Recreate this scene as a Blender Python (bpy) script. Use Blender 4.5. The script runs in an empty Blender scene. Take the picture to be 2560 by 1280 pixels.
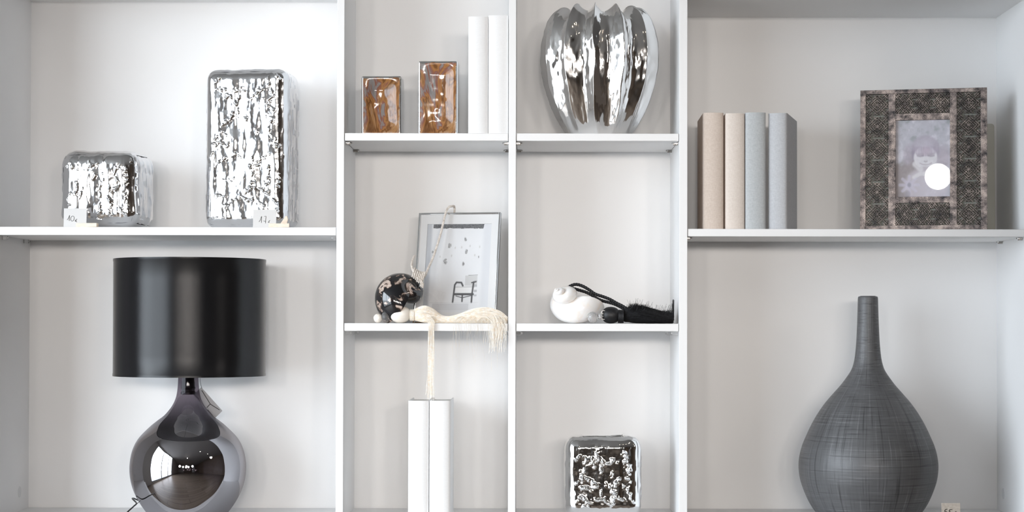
import bpy, math, random
import numpy as np
from mathutils import Vector, Matrix, Euler

random.seed(7)
rng = np.random.default_rng(7)
scene = bpy.context.scene
col = scene.collection

# ------------------------------------------------------------------ camera
# front edge of the bookcase is the plane y = 0; x right, y away from the viewer, z up, metres
IW, IH = 2560, 1280
DIST = 4.926                      # lens to the front of the bookcase
F = 4926.0                        # focal length in pixels: 1 px = 1 mm at the front edge
EYE = Vector((0.0, -DIST, 1.30))
PITCH, ROLL = math.radians(0.9), math.radians(0.1)
SHX, SHY = -42.0, 97.6            # lens shift in pixels
RC = Matrix.Rotation(math.radians(90) + PITCH, 3, 'X') @ Matrix.Rotation(ROLL, 3, 'Z')
cd = bpy.data.cameras.new('camera')
cam = bpy.data.objects.new('camera', cd)
col.objects.link(cam)
cam.location = EYE
cam.rotation_euler = RC.to_euler()
cd.sensor_width = 36.0
cd.lens = F / IW * 36.0
cd.shift_x = SHX / IW
cd.shift_y = SHY / IW
cd.clip_start = 0.05
scene.camera = cam

scene.view_settings.view_transform = 'Standard'
scene.view_settings.look = 'None'
scene.view_settings.gamma = 1.0
scene.view_settings.use_curve_mapping = False
scene.view_settings.exposure = 0.32
scene.cycles.sample_clamp_indirect = 12.0
scene.cycles.blur_glossy = 1.0
scene.cycles.max_bounces = 12
scene.cycles.diffuse_bounces = 6
scene.cycles.glossy_bounces = 6
scene.cycles.caustics_reflective = True

# ------------------------------------------------------------------ sky and room light
world = bpy.data.worlds.new('world')
scene.world = world
world.use_nodes = True
wn, wl = world.node_tree.nodes, world.node_tree.links
wn.clear()
wo = wn.new('ShaderNodeOutputWorld')
wb = wn.new('ShaderNodeBackground')
tc = wn.new('ShaderNodeTexCoord')
sx = wn.new('ShaderNodeSeparateXYZ')
wr = wn.new('ShaderNodeValToRGB')
wr.color_ramp.elements[0].position = 0.0
wr.color_ramp.elements[0].color = (0.76, 0.84, 0.93, 1)
wr.color_ramp.elements[1].position = 0.7
wr.color_ramp.elements[1].color = (0.86, 0.94, 1.0, 1)
wl.new(tc.outputs['Generated'], sx.inputs[0])
wl.new(sx.outputs[2], wr.inputs[0])
wl.new(wr.outputs[0], wb.inputs[0])
wl.new(wb.outputs[0], wo.inputs[0])
wb.inputs[1].default_value = 8.5

ROOM = dict(x0=-3.0, x1=4.6, y0=-13.0, y1=0.36, z1=3.05)
WIN = dict(y0=-5.3, y1=-0.8, z0=0.10, z1=2.95)      # glazed shop front in the left wall

def area(name, loc, rot, sx_, sy_, power, color, portal=False, spread=math.pi):
    d = bpy.data.lights.new(name, 'AREA')
    d.shape = 'RECTANGLE'
    d.size, d.size_y = sx_, sy_
    d.energy = power
    d.color = color
    d.spread = spread
    d.cycles.is_portal = portal
    o = bpy.data.objects.new(name, d)
    col.objects.link(o)
    o.location, o.rotation_euler = loc, rot
    return o

area('daylight_portal', (ROOM['x0'] - 0.02, (WIN['y0'] + WIN['y1']) / 2, (WIN['z0'] + WIN['z1']) / 2),
     (0, -math.pi / 2, 0), WIN['z1'] - WIN['z0'], WIN['y1'] - WIN['y0'], 1.0, (1, 1, 1), portal=True)

LAMP_POWER = 225.0
LAMPS = [(-1.8, -8.6), (-0.8, -10.4), (0.2, -8.8), (1.2, -10.6), (2.0, -8.4), (0.4, -12.0), (4.2, -3.1), (0.9, -2.2), (2.4, -2.4)]
def spot(name, loc, target, power, color, size, blend=0.6, radius=0.28):
    d = bpy.data.lights.new(name, 'SPOT')
    d.energy, d.color, d.spot_size, d.spot_blend, d.shadow_soft_size = power, color, size, blend, radius
    o = bpy.data.objects.new(name, d)
    col.objects.link(o)
    o.location = loc
    o.rotation_euler = (Vector(target) - Vector(loc)).to_track_quat('-Z', 'Y').to_euler()
    return o
WARM = (1.0, 0.935, 0.88)
for lx, ly in LAMPS:
    if ly < -5: spot('ceiling_lamp_light', (lx, ly, 2.12), (-0.22, 0.2, 1.45), LAMP_POWER, WARM, math.radians(21), 1.0)
    elif ly < -3: spot('ceiling_lamp_light', (lx, ly, ROOM['z1'] - 0.09), (0.6, 0.2, 1.4), 45.0, WARM, math.radians(60))
    else: spot('ceiling_lamp_light', (lx, ly, ROOM['z1'] - 0.09), (lx, ly, 0), 25.0, WARM, math.radians(80))

# ------------------------------------------------------------------ measuring helpers
def P(px, py, y=0.0):
    """point at depth y whose image falls on pixel (px, py) of the photograph"""
    d = RC @ Vector((((px - IW / 2) + SHX) / F, ((IH / 2 - py) + SHY) / F, -1.0))
    t = (y - EYE.y) / d.y
    return EYE + d * t
def PX(px, y=0.0, py=640): return P(px, py, y).x
def PZ(py, y=0.0, px=1280): return P(px, py, y).z
def SC(y): return (DIST + y) / F      # metres per pixel at depth y

# ------------------------------------------------------------------ numpy noise
_perm = rng.permutation(512)
_perm = np.concatenate([_perm, _perm, _perm])
_val = rng.random(512) * 2 - 1
def vnoise(x, y, z=0.0):
    x, y, z = np.broadcast_arrays(np.asarray(x, float), np.asarray(y, float), np.asarray(z, float))
    xi, yi, zi = np.floor(x).astype(int), np.floor(y).astype(int), np.floor(z).astype(int)
    fx, fy, fz = x - xi, y - yi, z - zi
    fx, fy, fz = [f * f * f * (f * (f * 6 - 15) + 10) for f in (fx, fy, fz)]
    def h(a, b, c):
        return _val[_perm[(_perm[(_perm[a & 511] + b) & 511] + c) & 511]]
    r = 0
    for dx in (0, 1):
        for dy in (0, 1):
            for dz in (0, 1):
                w = (fx if dx else 1 - fx) * (fy if dy else 1 - fy) * (fz if dz else 1 - fz)
                r = r + w * h(xi + dx, yi + dy, zi + dz)
    return r
def fbm(x, y, z=0.0, o=3):
    s, a, r = 1.0, 1.0, 0.0
    for k in range(o):
        r = r + a * vnoise(x * s + 17 * k, y * s + 31 * k, z * s + 7 * k)
        s *= 2.03; a *= 0.5
    return r
def sstep(a, b, x):
    t = np.clip((x - a) / (b - a), 0, 1)
    return t * t * (3 - 2 * t)
def seg_dist(x, y, pts):
    """distance to a polyline"""
    best = np.full(np.shape(x), 1e9)
    for (ax, ay), (bx, by) in zip(pts[:-1], pts[1:]):
        dx, dy = bx - ax, by - ay
        t = np.clip(((x - ax) * dx + (y - ay) * dy) / (dx * dx + dy * dy + 1e-12), 0, 1)
        best = np.minimum(best, np.hypot(x - ax - t * dx, y - ay - t * dy))
    return best

# ------------------------------------------------------------------ mesh helpers
class MB:
    def __init__(self):
        self.v, self.f, self.m = [], [], []
    def add(self, verts, faces, mat=0):
        o = len(self.v)
        self.v.extend([tuple(map(float, p)) for p in verts])
        self.f.extend([tuple(int(i) + o for i in f) for f in faces])
        self.m.extend([mat] * len(faces))
        return self
    def box(self, x0, x1, y0, y1, z0, z1, mat=0):
        v = [(x0, y0, z0), (x1, y0, z0), (x1, y1, z0), (x0, y1, z0), (x0, y0, z1), (x1, y0, z1), (x1, y1, z1), (x0, y1, z1)]
        f = [(0, 3, 2, 1), (4, 5, 6, 7), (0, 1, 5, 4), (1, 2, 6, 5), (2, 3, 7, 6), (3, 0, 4, 7)]
        return self.add(v, f, mat)
    def prism(self, poly, y0, y1, mat=0):
        """poly in (x, z), counter-clockwise seen from the front, extruded from y0 (front) to y1"""
        n = len(poly)
        v = [(a, y0, b) for a, b in poly] + [(a, y1, b) for a, b in poly]
        f = [tuple(range(n)), tuple(range(2 * n - 1, n - 1, -1))]
        f += [(i, i + n, (i + 1) % n + n, (i + 1) % n) for i in range(n)]
        return self.add(v, f, mat)
    def prism_z(self, poly, z0, z1, mat=0):
        n = len(poly)
        v = [(a, b, z0) for a, b in poly] + [(a, b, z1) for a, b in poly]
        f = [tuple(range(n - 1, -1, -1)), tuple(range(n, 2 * n))]
        f += [(i, (i + 1) % n, (i + 1) % n + n, i + n) for i in range(n)]
        return self.add(v, f, mat)
    def grid(self, V, mat=0, close_u=False, flip=False):
        """V: array (n, m, 3)"""
        n, m = V.shape[:2]
        o = len(self.v)
        self.v.extend(map(tuple, V.reshape(-1, 3).tolist()))
        js = range(m if close_u else m - 1)
        for i in range(n - 1):
            for j in js:
                a, b = o + i * m + j, o + i * m + (j + 1) % m
                q = (a, b, b + m, a + m)
                self.f.append(q[::-1] if flip else q)
                self.m.append(mat)
        return self
    def tube(self, pts, rad, sides=8, mat=0, caps=True, squash=1.0):
        pts = [Vector(p) for p in pts]
        n = len(pts)
        rad = [rad] * n if isinstance(rad, (int, float)) else list(rad)
        T = []
        for i in range(n):
            t = pts[min(i + 1, n - 1)] - pts[max(i - 1, 0)]
            T.append(t.normalized() if t.length > 1e-9 else Vector((0, 0, 1)))
        ref = Vector((0, 0, 1)) if abs(T[0].z) < 0.9 else Vector((1, 0, 0))
        N = (ref - T[0] * ref.dot(T[0])).normalized()
        o = len(self.v)
        for i in range(n):
            N = (N - T[i] * N.dot(T[i])).normalized()
            B = T[i].cross(N)
            for k in range(sides):
                a = 2 * math.pi * k / sides
                self.v.append(tuple(pts[i] + N * (math.cos(a) * rad[i]) + B * (math.sin(a) * rad[i] * squash)))
        for i in range(n - 1):
            for k in range(sides):
                a, b = o + i * sides + k, o + i * sides + (k + 1) % sides
                self.f.append((a, b, b + sides, a + sides)); self.m.append(mat)
        if caps:
            self.f.append(tuple(o + k for k in range(sides - 1, -1, -1))); self.m.append(mat)
            self.f.append(tuple(o + (n - 1) * sides + k for k in range(sides))); self.m.append(mat)
        return self
    def lathe(self, prof, cx=0, cy=0, seg=64, mat=0, cap0=False, cap1=False):
        V = np.zeros((len(prof), seg, 3))
        a = np.linspace(0, 2 * np.pi, seg, endpoint=False)
        for i, (r, z) in enumerate(prof):
            V[i, :, 0] = cx + r * np.cos(a); V[i, :, 1] = cy + r * np.sin(a); V[i, :, 2] = z
        o = len(self.v)
        self.grid(V, mat, close_u=True)
        if cap0: self.f.append(tuple(o + k for k in range(seg - 1, -1, -1))); self.m.append(mat)
        if cap1:
            b = o + (len(prof) - 1) * seg
            self.f.append(tuple(b + k for k in range(seg))); self.m.append(mat)
        return self
    def build(self, name, mats, parent=None, smooth=False, bevel=0.0, angle=None, bseg=2):
        me = bpy.data.meshes.new(name)
        me.from_pydata(self.v, [], self.f)
        me.update()
        if not isinstance(mats, (list, tuple)): mats = [mats]
        for mt in mats: me.materials.append(mt)
        if len(mats) > 1: me.polygons.foreach_set('material_index', self.m)
        if smooth: me.polygons.foreach_set('use_smooth', [True] * len(me.polygons))
        o = bpy.data.objects.new(name, me)
        col.objects.link(o)
        if parent is not None: o.parent = parent
        if bevel:
            b = o.modifiers.new('bevel', 'BEVEL'); b.width = bevel; b.segments = bseg; b.limit_method = 'ANGLE'
            b.harden_normals = False
            me.polygons.foreach_set('use_smooth', [True] * len(me.polygons))
            me.set_sharp_from_angle(angle=math.radians(angle or 40))
        elif angle:
            me.polygons.foreach_set('use_smooth', [True] * len(me.polygons))
            me.set_sharp_from_angle(angle=math.radians(angle))
        return o

def thing(name, label, cat, loc=(0, 0, 0), rz=0.0, group=None, rot=None):
    o = bpy.data.objects.new(name, None)
    o.empty_display_size = 0.05
    col.objects.link(o)
    o.location = loc
    o.rotation_euler = rot if rot is not None else (0, 0, rz)
    return tag(o, label, cat, group)
def tag(o, label, cat, group=None):
    o['label'] = label; o['category'] = cat
    if group: o['group'] = group
    return o
def struct(name, mb, mat, **k):
    o = mb.build(name, mat, **k); o['kind'] = 'structure'; return o
def spline(pts, n=12):
    """Catmull-Rom through pts"""
    p = [Vector(q) for q in pts]
    p = [p[0] * 2 - p[1]] + p + [p[-1] * 2 - p[-2]]
    out = []
    for i in range(1, len(p) - 2):
        for k in range(n):
            t = k / n
            out.append(0.5 * ((2 * p[i]) + (p[i + 1] - p[i - 1]) * t + (2 * p[i - 1] - 5 * p[i] + 4 * p[i + 1] - p[i + 2]) * t * t
                              + (3 * p[i] - p[i - 1] - 3 * p[i + 1] + p[i + 2]) * t ** 3))
    out.append(p[-2])
    return out

# ------------------------------------------------------------------ materials
def new_mat(name):
    m = bpy.data.materials.new(name)
    m.use_nodes = True
    n, l = m.node_tree.nodes, m.node_tree.links
    return m, n, l, n['Principled BSDF']
def simple(name, color, rough=0.5, metal=0.0, spec=0.5, coat=0.0, **k):
    m, n, l, b = new_mat(name)
    b.inputs['Base Color'].default_value = (*color, 1)
    b.inputs['Roughness'].default_value = rough
    b.inputs['Metallic'].default_value = metal
    b.inputs['Specular IOR Level'].default_value = spec
    b.inputs['Coat Weight'].default_value = coat
    for kk, vv in k.items(): b.inputs[kk].default_value = vv
    return m
def ramp(n, stops, mode='LINEAR'):
    r = n.new('ShaderNodeValToRGB')
    r.color_ramp.interpolation = mode
    e = r.color_ramp.elements
    while len(e) < len(stops): e.new(0.5)
    for el, (p, c) in zip(e, stops):
        el.position = p
        el.color = (*c, 1) if len(c) == 3 else c
    return r
def coords(n, l, kind='Object', scale=(1, 1, 1)):
    t = n.new('ShaderNodeTexCoord'); mp = n.new('ShaderNodeMapping')
    mp.inputs['Scale'].default_value = scale
    l.new(t.outputs[kind], mp.inputs[0])
    return mp.outputs[0]
def noise(n, l, vec, scale, detail=3, rough=0.5, dist=0.0):
    t = n.new('ShaderNodeTexNoise')
    t.inputs['Scale'].default_value = scale; t.inputs['Detail'].default_value = detail
    t.inputs['Roughness'].default_value = rough; t.inputs['Distortion'].default_value = dist
    l.new(vec, t.inputs['Vector'])
    return t.outputs['Fac']
def bump(n, l, b, h, strength=0.3, dist=0.001):
    bp = n.new('ShaderNodeBump')
    bp.inputs['Strength'].default_value = strength; bp.inputs['Distance'].default_value = dist
    l.new(h, bp.inputs['Height']); l.new(bp.outputs[0], b.inputs['Normal'])
    return bp

def make_white_board():
    m, n, l, b = new_mat('white_melamine_board')
    v = coords(n, l, 'Object')
    f = noise(n, l, v, 3.0, 2)
    r = ramp(n, [(0.3, (0.82, 0.82, 0.82)), (0.7, (0.85, 0.85, 0.85))])
    l.new(f, r.inputs[0]); l.new(r.outputs[0], b.inputs['Base Color'])
    b.inputs['Roughness'].default_value = 0.42
    b.inputs['Specular IOR Level'].default_value = 0.35
    g = noise(n, l, coords(n, l, 'Object', (1, 1, 0.25)), 900, 2)
    bump(n, l, b, g, 0.12, 0.0004)
    return m
def make_linen(name, c1, c2):
    m, n, l, b = new_mat(name)
    wv = coords(n, l, 'Object', (900, 900, 140))
    wh = coords(n, l, 'Object', (140, 140, 900))
    a, c = noise(n, l, wv, 1.0, 2), noise(n, l, wh, 1.0, 2)
    ad = n.new('ShaderNodeMath'); ad.operation = 'ADD'; l.new(a, ad.inputs[0]); l.new(c, ad.inputs[1])
    hf = n.new('ShaderNodeMath'); hf.operation = 'MULTIPLY'; hf.inputs[1].default_value = 0.5; l.new(ad.outputs[0], hf.inputs[0])
    r = ramp(n, [(0.35, c1), (0.65, c2)])
    l.new(hf.outputs[0], r.inputs[0]); l.new(r.outputs[0], b.inputs['Base Color'])
    b.inputs['Roughness'].default_value = 0.85
    b.inputs['Specular IOR Level'].default_value = 0.2
    bump(n, l, b, hf.outputs[0], 0.35, 0.0005)
    return m
def make_wood(name, c1, c2, scale=(8, 60, 8), rough=0.6):
    m, n, l, b = new_mat(name)
    f = noise(n, l, coords(n, l, 'Object', scale), 1.0, 4, 0.6, 0.4)
    r = ramp(n, [(0.3, c1), (0.7, c2)])
    l.new(f, r.inputs[0]); l.new(r.outputs[0], b.inputs['Base Color'])
    b.inputs['Roughness'].default_value = rough
    return m
def make_lustre():
    m, n, l, b = new_mat('copper_lustre_glaze')
    v = coords(n, l, 'Object', (1.0, 1.0, 0.45))
    f = noise(n, l, v, 17.0, 4, 0.6, 0.9)
    r = ramp(n, [(0.30, (0.16, 0.155, 0.155)), (0.38, (0.24, 0.22, 0.21)), (0.42, (0.22, 0.09, 0.065)), (0.46, (0.36, 0.17, 0.06)),
                 (0.52, (0.14, 0.058, 0.022)), (0.57, (0.36, 0.19, 0.08)), (0.66, (0.34, 0.30, 0.27))])
    l.new(f, r.inputs[0]); l.new(r.outputs[0], b.inputs['Base Color'])
    b.inputs['Metallic'].default_value = 0.0
    b.inputs['Roughness'].default_value = 0.12
    return m
def make_aged(name='aged_champagne_metal', k=1.0):
    m, n, l, b = new_mat(name)
    v = coords(n, l, 'Object')
    f = noise(n, l, v, 38.0, 4, 0.65)
    g = noise(n, l, v, 900.0, 1, 0.5)
    r = ramp(n, [(0.36, (0.045, 0.042, 0.045)), (0.50, (0.30 * k, 0.25 * k, 0.235 * k)), (0.64, (0.62 * k, 0.52 * k, 0.47 * k))])
    l.new(f, r.inputs[0])
    r2 = ramp(n, [(0.38, (0.25, 0.25, 0.25)), (0.62, (1.35, 1.35, 1.35))])
    l.new(g, r2.inputs[0])
    mx = n.new('ShaderNodeMix'); mx.data_type = 'RGBA'; mx.blend_type = 'MULTIPLY'; mx.inputs[0].default_value = 1.0
    l.new(r.outputs[0], mx.inputs[6]); l.new(r2.outputs[0], mx.inputs[7])
    l.new(mx.outputs[2], b.inputs['Base Color'])
    b.inputs['Metallic'].default_value = 0.45
    b.inputs['Roughness'].default_value = 0.45
    bump(n, l, b, g, 0.7, 0.0006)
    return m
def make_scratched():
    m, n, l, b = new_mat('scratched_grey_ceramic')
    hl = noise(n, l, coords(n, l, 'UV', (5.0, 230, 1)), 1.0, 3, 0.7, 0.15)
    vl = noise(n, l, coords(n, l, 'UV', (150, 4.0, 1)), 1.0, 3, 0.7, 0.15)
    big = noise(n, l, coords(n, l, 'UV', (5, 4, 1)), 1.0, 3)
    r1 = ramp(n, [(0.34, (0.5, 0.5, 0.5)), (0.43, (0.92, 0.92, 0.92)), (0.59, (1, 1, 1)), (0.67, (1.5, 1.5, 1.5))])
    r2 = ramp(n, [(0.35, (0.5, 0.5, 0.5)), (0.43, (0.92, 0.92, 0.92)), (0.60, (1, 1, 1)), (0.68, (1.5, 1.5, 1.5))])
    r3 = ramp(n, [(0.3, (0.088, 0.089, 0.093)), (0.7, (0.140, 0.141, 0.146))])
    l.new(hl, r1.inputs[0]); l.new(vl, r2.inputs[0]); l.new(big, r3.inputs[0])
    m1 = n.new('ShaderNodeMix'); m1.data_type = 'RGBA'; m1.blend_type = 'MULTIPLY'; m1.inputs[0].default_value = 1
    m2 = n.new('ShaderNodeMix'); m2.data_type = 'RGBA'; m2.blend_type = 'MULTIPLY'; m2.inputs[0].default_value = 1
    l.new(r1.outputs[0], m1.inputs[6]); l.new(r2.outputs[0], m1.inputs[7])
    l.new(m1.outputs[2], m2.inputs[6]); l.new(r3.outputs[0], m2.inputs[7])
    l.new(m2.outputs[2], b.inputs['Base Color'])
    b.inputs['Roughness'].default_value = 0.42
    bump(n, l, b, m1.outputs[2], 0.45, 0.0006)
    return m
def make_attr(name, rough=0.5, coat=0.0):
    """printed paper: the print is stored in the mesh's own colours"""
    m, n, l, b = new_mat(name)
    a = n.new('ShaderNodeAttribute'); a.attribute_name = 'print'
    l.new(a.outputs['Color'], b.inputs['Base Color'])
    b.inputs['Roughness'].default_value = rough
    b.inputs['Coat Weight'].default_value = coat
    b.inputs['Coat Roughness'].default_value = 0.02
    return m
def make_dark_shell():
    m, n, l, b = new_mat('polished_dark_shell')
    v = coords(n, l, 'Object')
    f = noise(n, l, v, 32.0, 2, 0.5, 1.2)
    r = ramp(n, [(0.50, (0.010, 0.010, 0.012)), (0.56, (0.045, 0.032, 0.026)), (0.60, (0.42, 0.32, 0.27)), (0.66, (0.62, 0.52, 0.45)), (0.72, (0.06, 0.045, 0.04))])
    l.new(f, r.inputs[0]); l.new(r.outputs[0], b.inputs['Base Color'])
    b.inputs['Roughness'].default_value = 0.12
    b.inputs['Coat Weight'].default_value = 0.6
    return m
def make_pearl():
    m, n, l, b = new_mat('pearly_white_shell')
    f = noise(n, l, coords(n, l, 'Object', (1, 1, 1)), 30.0, 3, 0.5, 1.0)
    r = ramp(n, [(0.35, (0.93, 0.86, 0.80)), (0.5, (0.95, 0.93, 0.91)), (0.7, (0.97, 0.96, 0.95))])
    l.new(f, r.inputs[0]); l.new(r.outputs[0], b.inputs['Base Color'])
    b.inputs['Roughness'].default_value = 0.25
    b.inputs['Subsurface Weight'].default_value = 0.15
    b.inputs['Subsurface Radius'].default_value = (0.01, 0.008, 0.006)
    w = noise(n, l, coords(n, l, 'Object', (1, 1, 4)), 60.0, 2)
    bump(n, l, b, w, 0.25, 0.001)
    return m
def make_thread(name, c1, c2, rough=0.45, sheen=0.3):
    m, n, l, b = new_mat(name)
    f = noise(n, l, coords(n, l, 'Object', (1, 1, 1)), 160.0, 2)
    r = ramp(n, [(0.35, c1), (0.65, c2)])
    l.new(f, r.inputs[0]); l.new(r.outputs[0], b.inputs['Base Color'])
    b.inputs['Roughness'].default_value = rough
    b.inputs['Sheen Weight'].default_value = sheen
    return m
def make_satin():
    m, n, l, b = new_mat('black_satin_lampshade')
    f = noise(n, l, coords(n, l, 'UV', (2200, 700, 1)), 1.0, 2)
    b.inputs['Base Color'].default_value = (0.008, 0.008, 0.009, 1)
    b.inputs['Roughness'].default_value = 0.27
    b.inputs['Specular IOR Level'].default_value = 0.36
    b.inputs['Anisotropic'].default_value = 0.9
    b.inputs['Anisotropic Rotation'].default_value = 0.25
    t = n.new('ShaderNodeTangent'); t.direction_type = 'RADIAL'; t.axis = 'Z'
    l.new(t.outputs[0], b.inputs['Tangent'])
    bump(n, l, b, f, 0.25, 0.0003)
    return m
def make_smoked():
    m = bpy.data.materials.new('smoked_mirror_glass'); m.use_nodes = True
    n, l = m.node_tree.nodes, m.node_tree.links
    n.clear()
    out = n.new('ShaderNodeOutputMaterial'); mix = n.new('ShaderNodeMixShader')
    g = n.new('ShaderNodeBsdfGlossy'); t = n.new('ShaderNodeBsdfTransparent'); lw = n.new('ShaderNodeLayerWeight')
    g.inputs['Color'].default_value = (0.44, 0.43, 0.45, 1); g.inputs['Roughness'].default_value = 0.0
    t.inputs['Color'].default_value = (0.50, 0.46, 0.50, 1)
    lw.inputs['Blend'].default_value = 0.35
    mp = n.new('ShaderNodeMapRange')
    mp.inputs['To Min'].default_value = 0.88; mp.inputs['To Max'].default_value = 0.95
    l.new(lw.outputs['Fresnel'], mp.inputs[0])
    # the mirror coat thins out towards the neck
    tcn = n.new('ShaderNodeTexCoord'); sp = n.new('ShaderNodeSeparateXYZ'); zr = n.new('ShaderNodeMapRange'); mu = n.new('ShaderNodeMath')
    l.new(tcn.outputs['Object'], sp.inputs[0]); l.new(sp.outputs[2], zr.inputs[0])
    zr.inputs['From Min'].default_value = 0.22; zr.inputs['From Max'].default_value = 0.31
    zr.inputs['To Min'].default_value = 1.0; zr.inputs['To Max'].default_value = 0.035
    mu.operation = 'MULTIPLY'; l.new(mp.outputs[0], mu.inputs[0]); l.new(zr.outputs[0], mu.inputs[1])
    l.new(mu.outputs[0], mix.inputs[0]); l.new(t.outputs[0], mix.inputs[1]); l.new(g.outputs[0], mix.inputs[2])
    l.new(mix.outputs[0], out.inputs[0])
    return m
def make_thin_glass(name='clear_glass_pane'):
    m = bpy.data.materials.new(name); m.use_nodes = True
    n, l = m.node_tree.nodes, m.node_tree.links
    n.clear()
    out = n.new('ShaderNodeOutputMaterial'); mix = n.new('ShaderNodeMixShader')
    g = n.new('ShaderNodeBsdfGlossy'); t = n.new('ShaderNodeBsdfTransparent'); lw = n.new('ShaderNodeLayerWeight')
    g.inputs['Roughness'].default_value = 0.012
    t.inputs['Color'].default_value = (0.99, 0.99, 0.99, 1)
    lw.inputs['Blend'].default_value = 0.5
    pw = n.new('ShaderNodeMath'); pw.operation = 'POWER'; pw.inputs[1].default_value = 5.0
    fr = n.new('ShaderNodeMapRange'); fr.inputs['To Min'].default_value = 0.04; fr.inputs['To Max'].default_value = 0.9
    l.new(lw.outputs['Facing'], pw.inputs[0]); l.new(pw.outputs[0], fr.inputs[0])
    l.new(fr.outputs[0], mix.inputs[0]); l.new(t.outputs[0], mix.inputs[1]); l.new(g.outputs[0], mix.inputs[2])
    l.new(mix.outputs[0], out.inputs[0])
    return m
def make_emit(name, color, strength):
    m, n, l, b = new_mat(name)
    b.inputs['Emission Color'].default_value = (*color, 1)
    b.inputs['Emission Strength'].default_value = strength
    return m

M = dict(
    white=make_white_board(),
    silver=simple('polished_silver_glaze', (0.88, 0.88, 0.88), 0.075, 1.0),
    silver_rib=simple('silver_leaf_glaze', (0.94, 0.93, 0.92), 0.10, 1.0),
    silver_soft=simple('soft_silver_glaze', (0.80, 0.80, 0.81), 0.12, 1.0),
    slot=simple('dark_vase_inside', (0.05, 0.05, 0.05), 0.4, 0.8),
    lustre=make_lustre(), aged=make_aged(), aged_dark=make_aged('dark_aged_metal', 0.62), scratched=make_scratched(),
    chrome=simple('chrome_metal', (0.78, 0.78, 0.78), 0.12, 1.0),
    pin_metal=simple('nickel_pin_metal', (0.45, 0.43, 0.41), 0.25, 1.0),
    clear=simple('clear_plastic', (0.95, 0.95, 0.95), 0.05, 0.0, **{'Transmission Weight': 0.9, 'IOR': 1.45}),
    cap=simple('white_plastic_cap', (0.70, 0.71, 0.72), 0.4),
    paper=simple('white_card', (0.66, 0.65, 0.64), 0.8),
    kraft=make_thread('kraft_card', (0.52, 0.45, 0.38), (0.62, 0.55, 0.48), 0.85),
    ink=simple('black_ink', (0.02, 0.02, 0.02), 0.6),
    pinwood=make_wood('pale_birch_wood', (0.72, 0.60, 0.48), (0.82, 0.72, 0.60), (60, 200, 200)),
    whitecloth=make_linen('white_book_linen', (0.86, 0.86, 0.86), (0.90, 0.90, 0.90)),
    beige=make_linen('beige_book_linen', (0.60, 0.50, 0.43), (0.70, 0.61, 0.54)),
    cream=make_linen('cream_book_linen', (0.66, 0.58, 0.52), (0.75, 0.68, 0.62)),
    grey=make_linen('grey_book_linen', (0.42, 0.44, 0.45), (0.53, 0.55, 0.56)),
    grey2=make_linen('cool_grey_book_linen', (0.45, 0.46, 0.48), (0.56, 0.57, 0.59)),
    pages=simple('book_pages', (0.80, 0.79, 0.76), 0.9),
    satin=make_satin(), smoked=make_smoked(), glass=make_thin_glass(),
    black=simple('black_plastic', (0.015, 0.015, 0.015), 0.35),
    tagcard=simple('grey_tag_card', (0.50, 0.51, 0.52), 0.7),
    darkshell=make_dark_shell(), pearl=make_pearl(),
    amber=simple('amber_shell_lining', (0.72, 0.48, 0.26), 0.25),
    creamthread=make_thread('cream_silk_thread', (0.88, 0.78, 0.64), (0.96, 0.92, 0.85)),
    rope=make_thread('cream_rope_thread', (0.55, 0.49, 0.43), (0.78, 0.72, 0.66)),
    blackthread=make_thread('black_silk_thread', (0.004, 0.004, 0.005), (0.012, 0.012, 0.014), 0.5, 0.0),
    ivory=simple('ivory_turned_wood', (0.90, 0.84, 0.76), 0.35),
    crystal=simple('cut_crystal', (0.95, 0.95, 0.95), 0.02, 0.0, **{'Transmission Weight': 0.88, 'IOR': 1.5}),
    backing=simple('grey_green_backing_board', (0.30, 0.31, 0.28), 0.8),
    mat_board=simple('off_white_mat_board', (0.74, 0.74, 0.74), 0.85),
    print=make_attr('printed_photo_paper', 0.45),
    stand=simple('cream_painted_board', (0.55, 0.54, 0.48), 0.7),
)

# ================================================================== the room
x0, x1, y0, y1, z1 = (ROOM[k] for k in ('x0', 'x1', 'y0', 'y1', 'z1'))
def make_floor():
    m, n, l, b = new_mat('brown_wood_plank_floor')
    v = coords(n, l, 'Object')
    br = n.new('ShaderNodeTexBrick')
    br.inputs['Scale'].default_value = 1.0
    br.inputs['Brick Width'].default_value = 1.4; br.inputs['Row Height'].default_value = 0.14
    br.inputs['Mortar Size'].default_value = 0.004
    br.inputs['Color1'].default_value = (0.15, 0.115, 0.09, 1); br.inputs['Color2'].default_value = (0.21, 0.165, 0.13, 1)
    br.inputs['Mortar'].default_value = (0.03, 0.025, 0.02, 1)
    l.new(v, br.inputs['Vector']); l.new(br.outputs[0], b.inputs['Base Color'])
    b.inputs['Roughness'].default_value = 0.35
    return m
wall_mat = simple('warm_grey_plaster', (0.60, 0.575, 0.55), 0.9)
dark_wall = make_wood('dark_walnut_panelling', (0.07, 0.045, 0.03), (0.13, 0.085, 0.055), (2, 2, 20))
ceil_mat = simple('grey_ceiling_paint', (0.36, 0.35, 0.34), 0.9)
struct('floor', MB().box(x0, x1, y0, y1, -0.1, 0.0), make_floor())
struct('ceiling', MB().box(x0, x1, y0, y1, z1, z1 + 0.1), ceil_mat)
struct('wall_north', MB().box(x0, x1, y1, y1 + 0.12, 0, z1), simple('white_plaster', (0.6, 0.6, 0.6), 0.9))
struct('wall_south', MB().box(x0, x1, y0 - 0.12, y0, 0, z1), wall_mat)
MB().box(-0.6, 3.2, y0 + 0.002, y0 + 0.06, 0, 2.6).build('dark_reflection_panel_1', dark_wall)['kind'] = 'structure'  # unseen dark panel, added so the square silver vase reflects something dark
struct('wall_east', MB().box(x1, x1 + 0.12, y0, y1, 0, z1), dark_wall)
w = MB()
w.box(x0 - 0.12, x0, WIN['y1'], y1, 0, z1)
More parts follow.
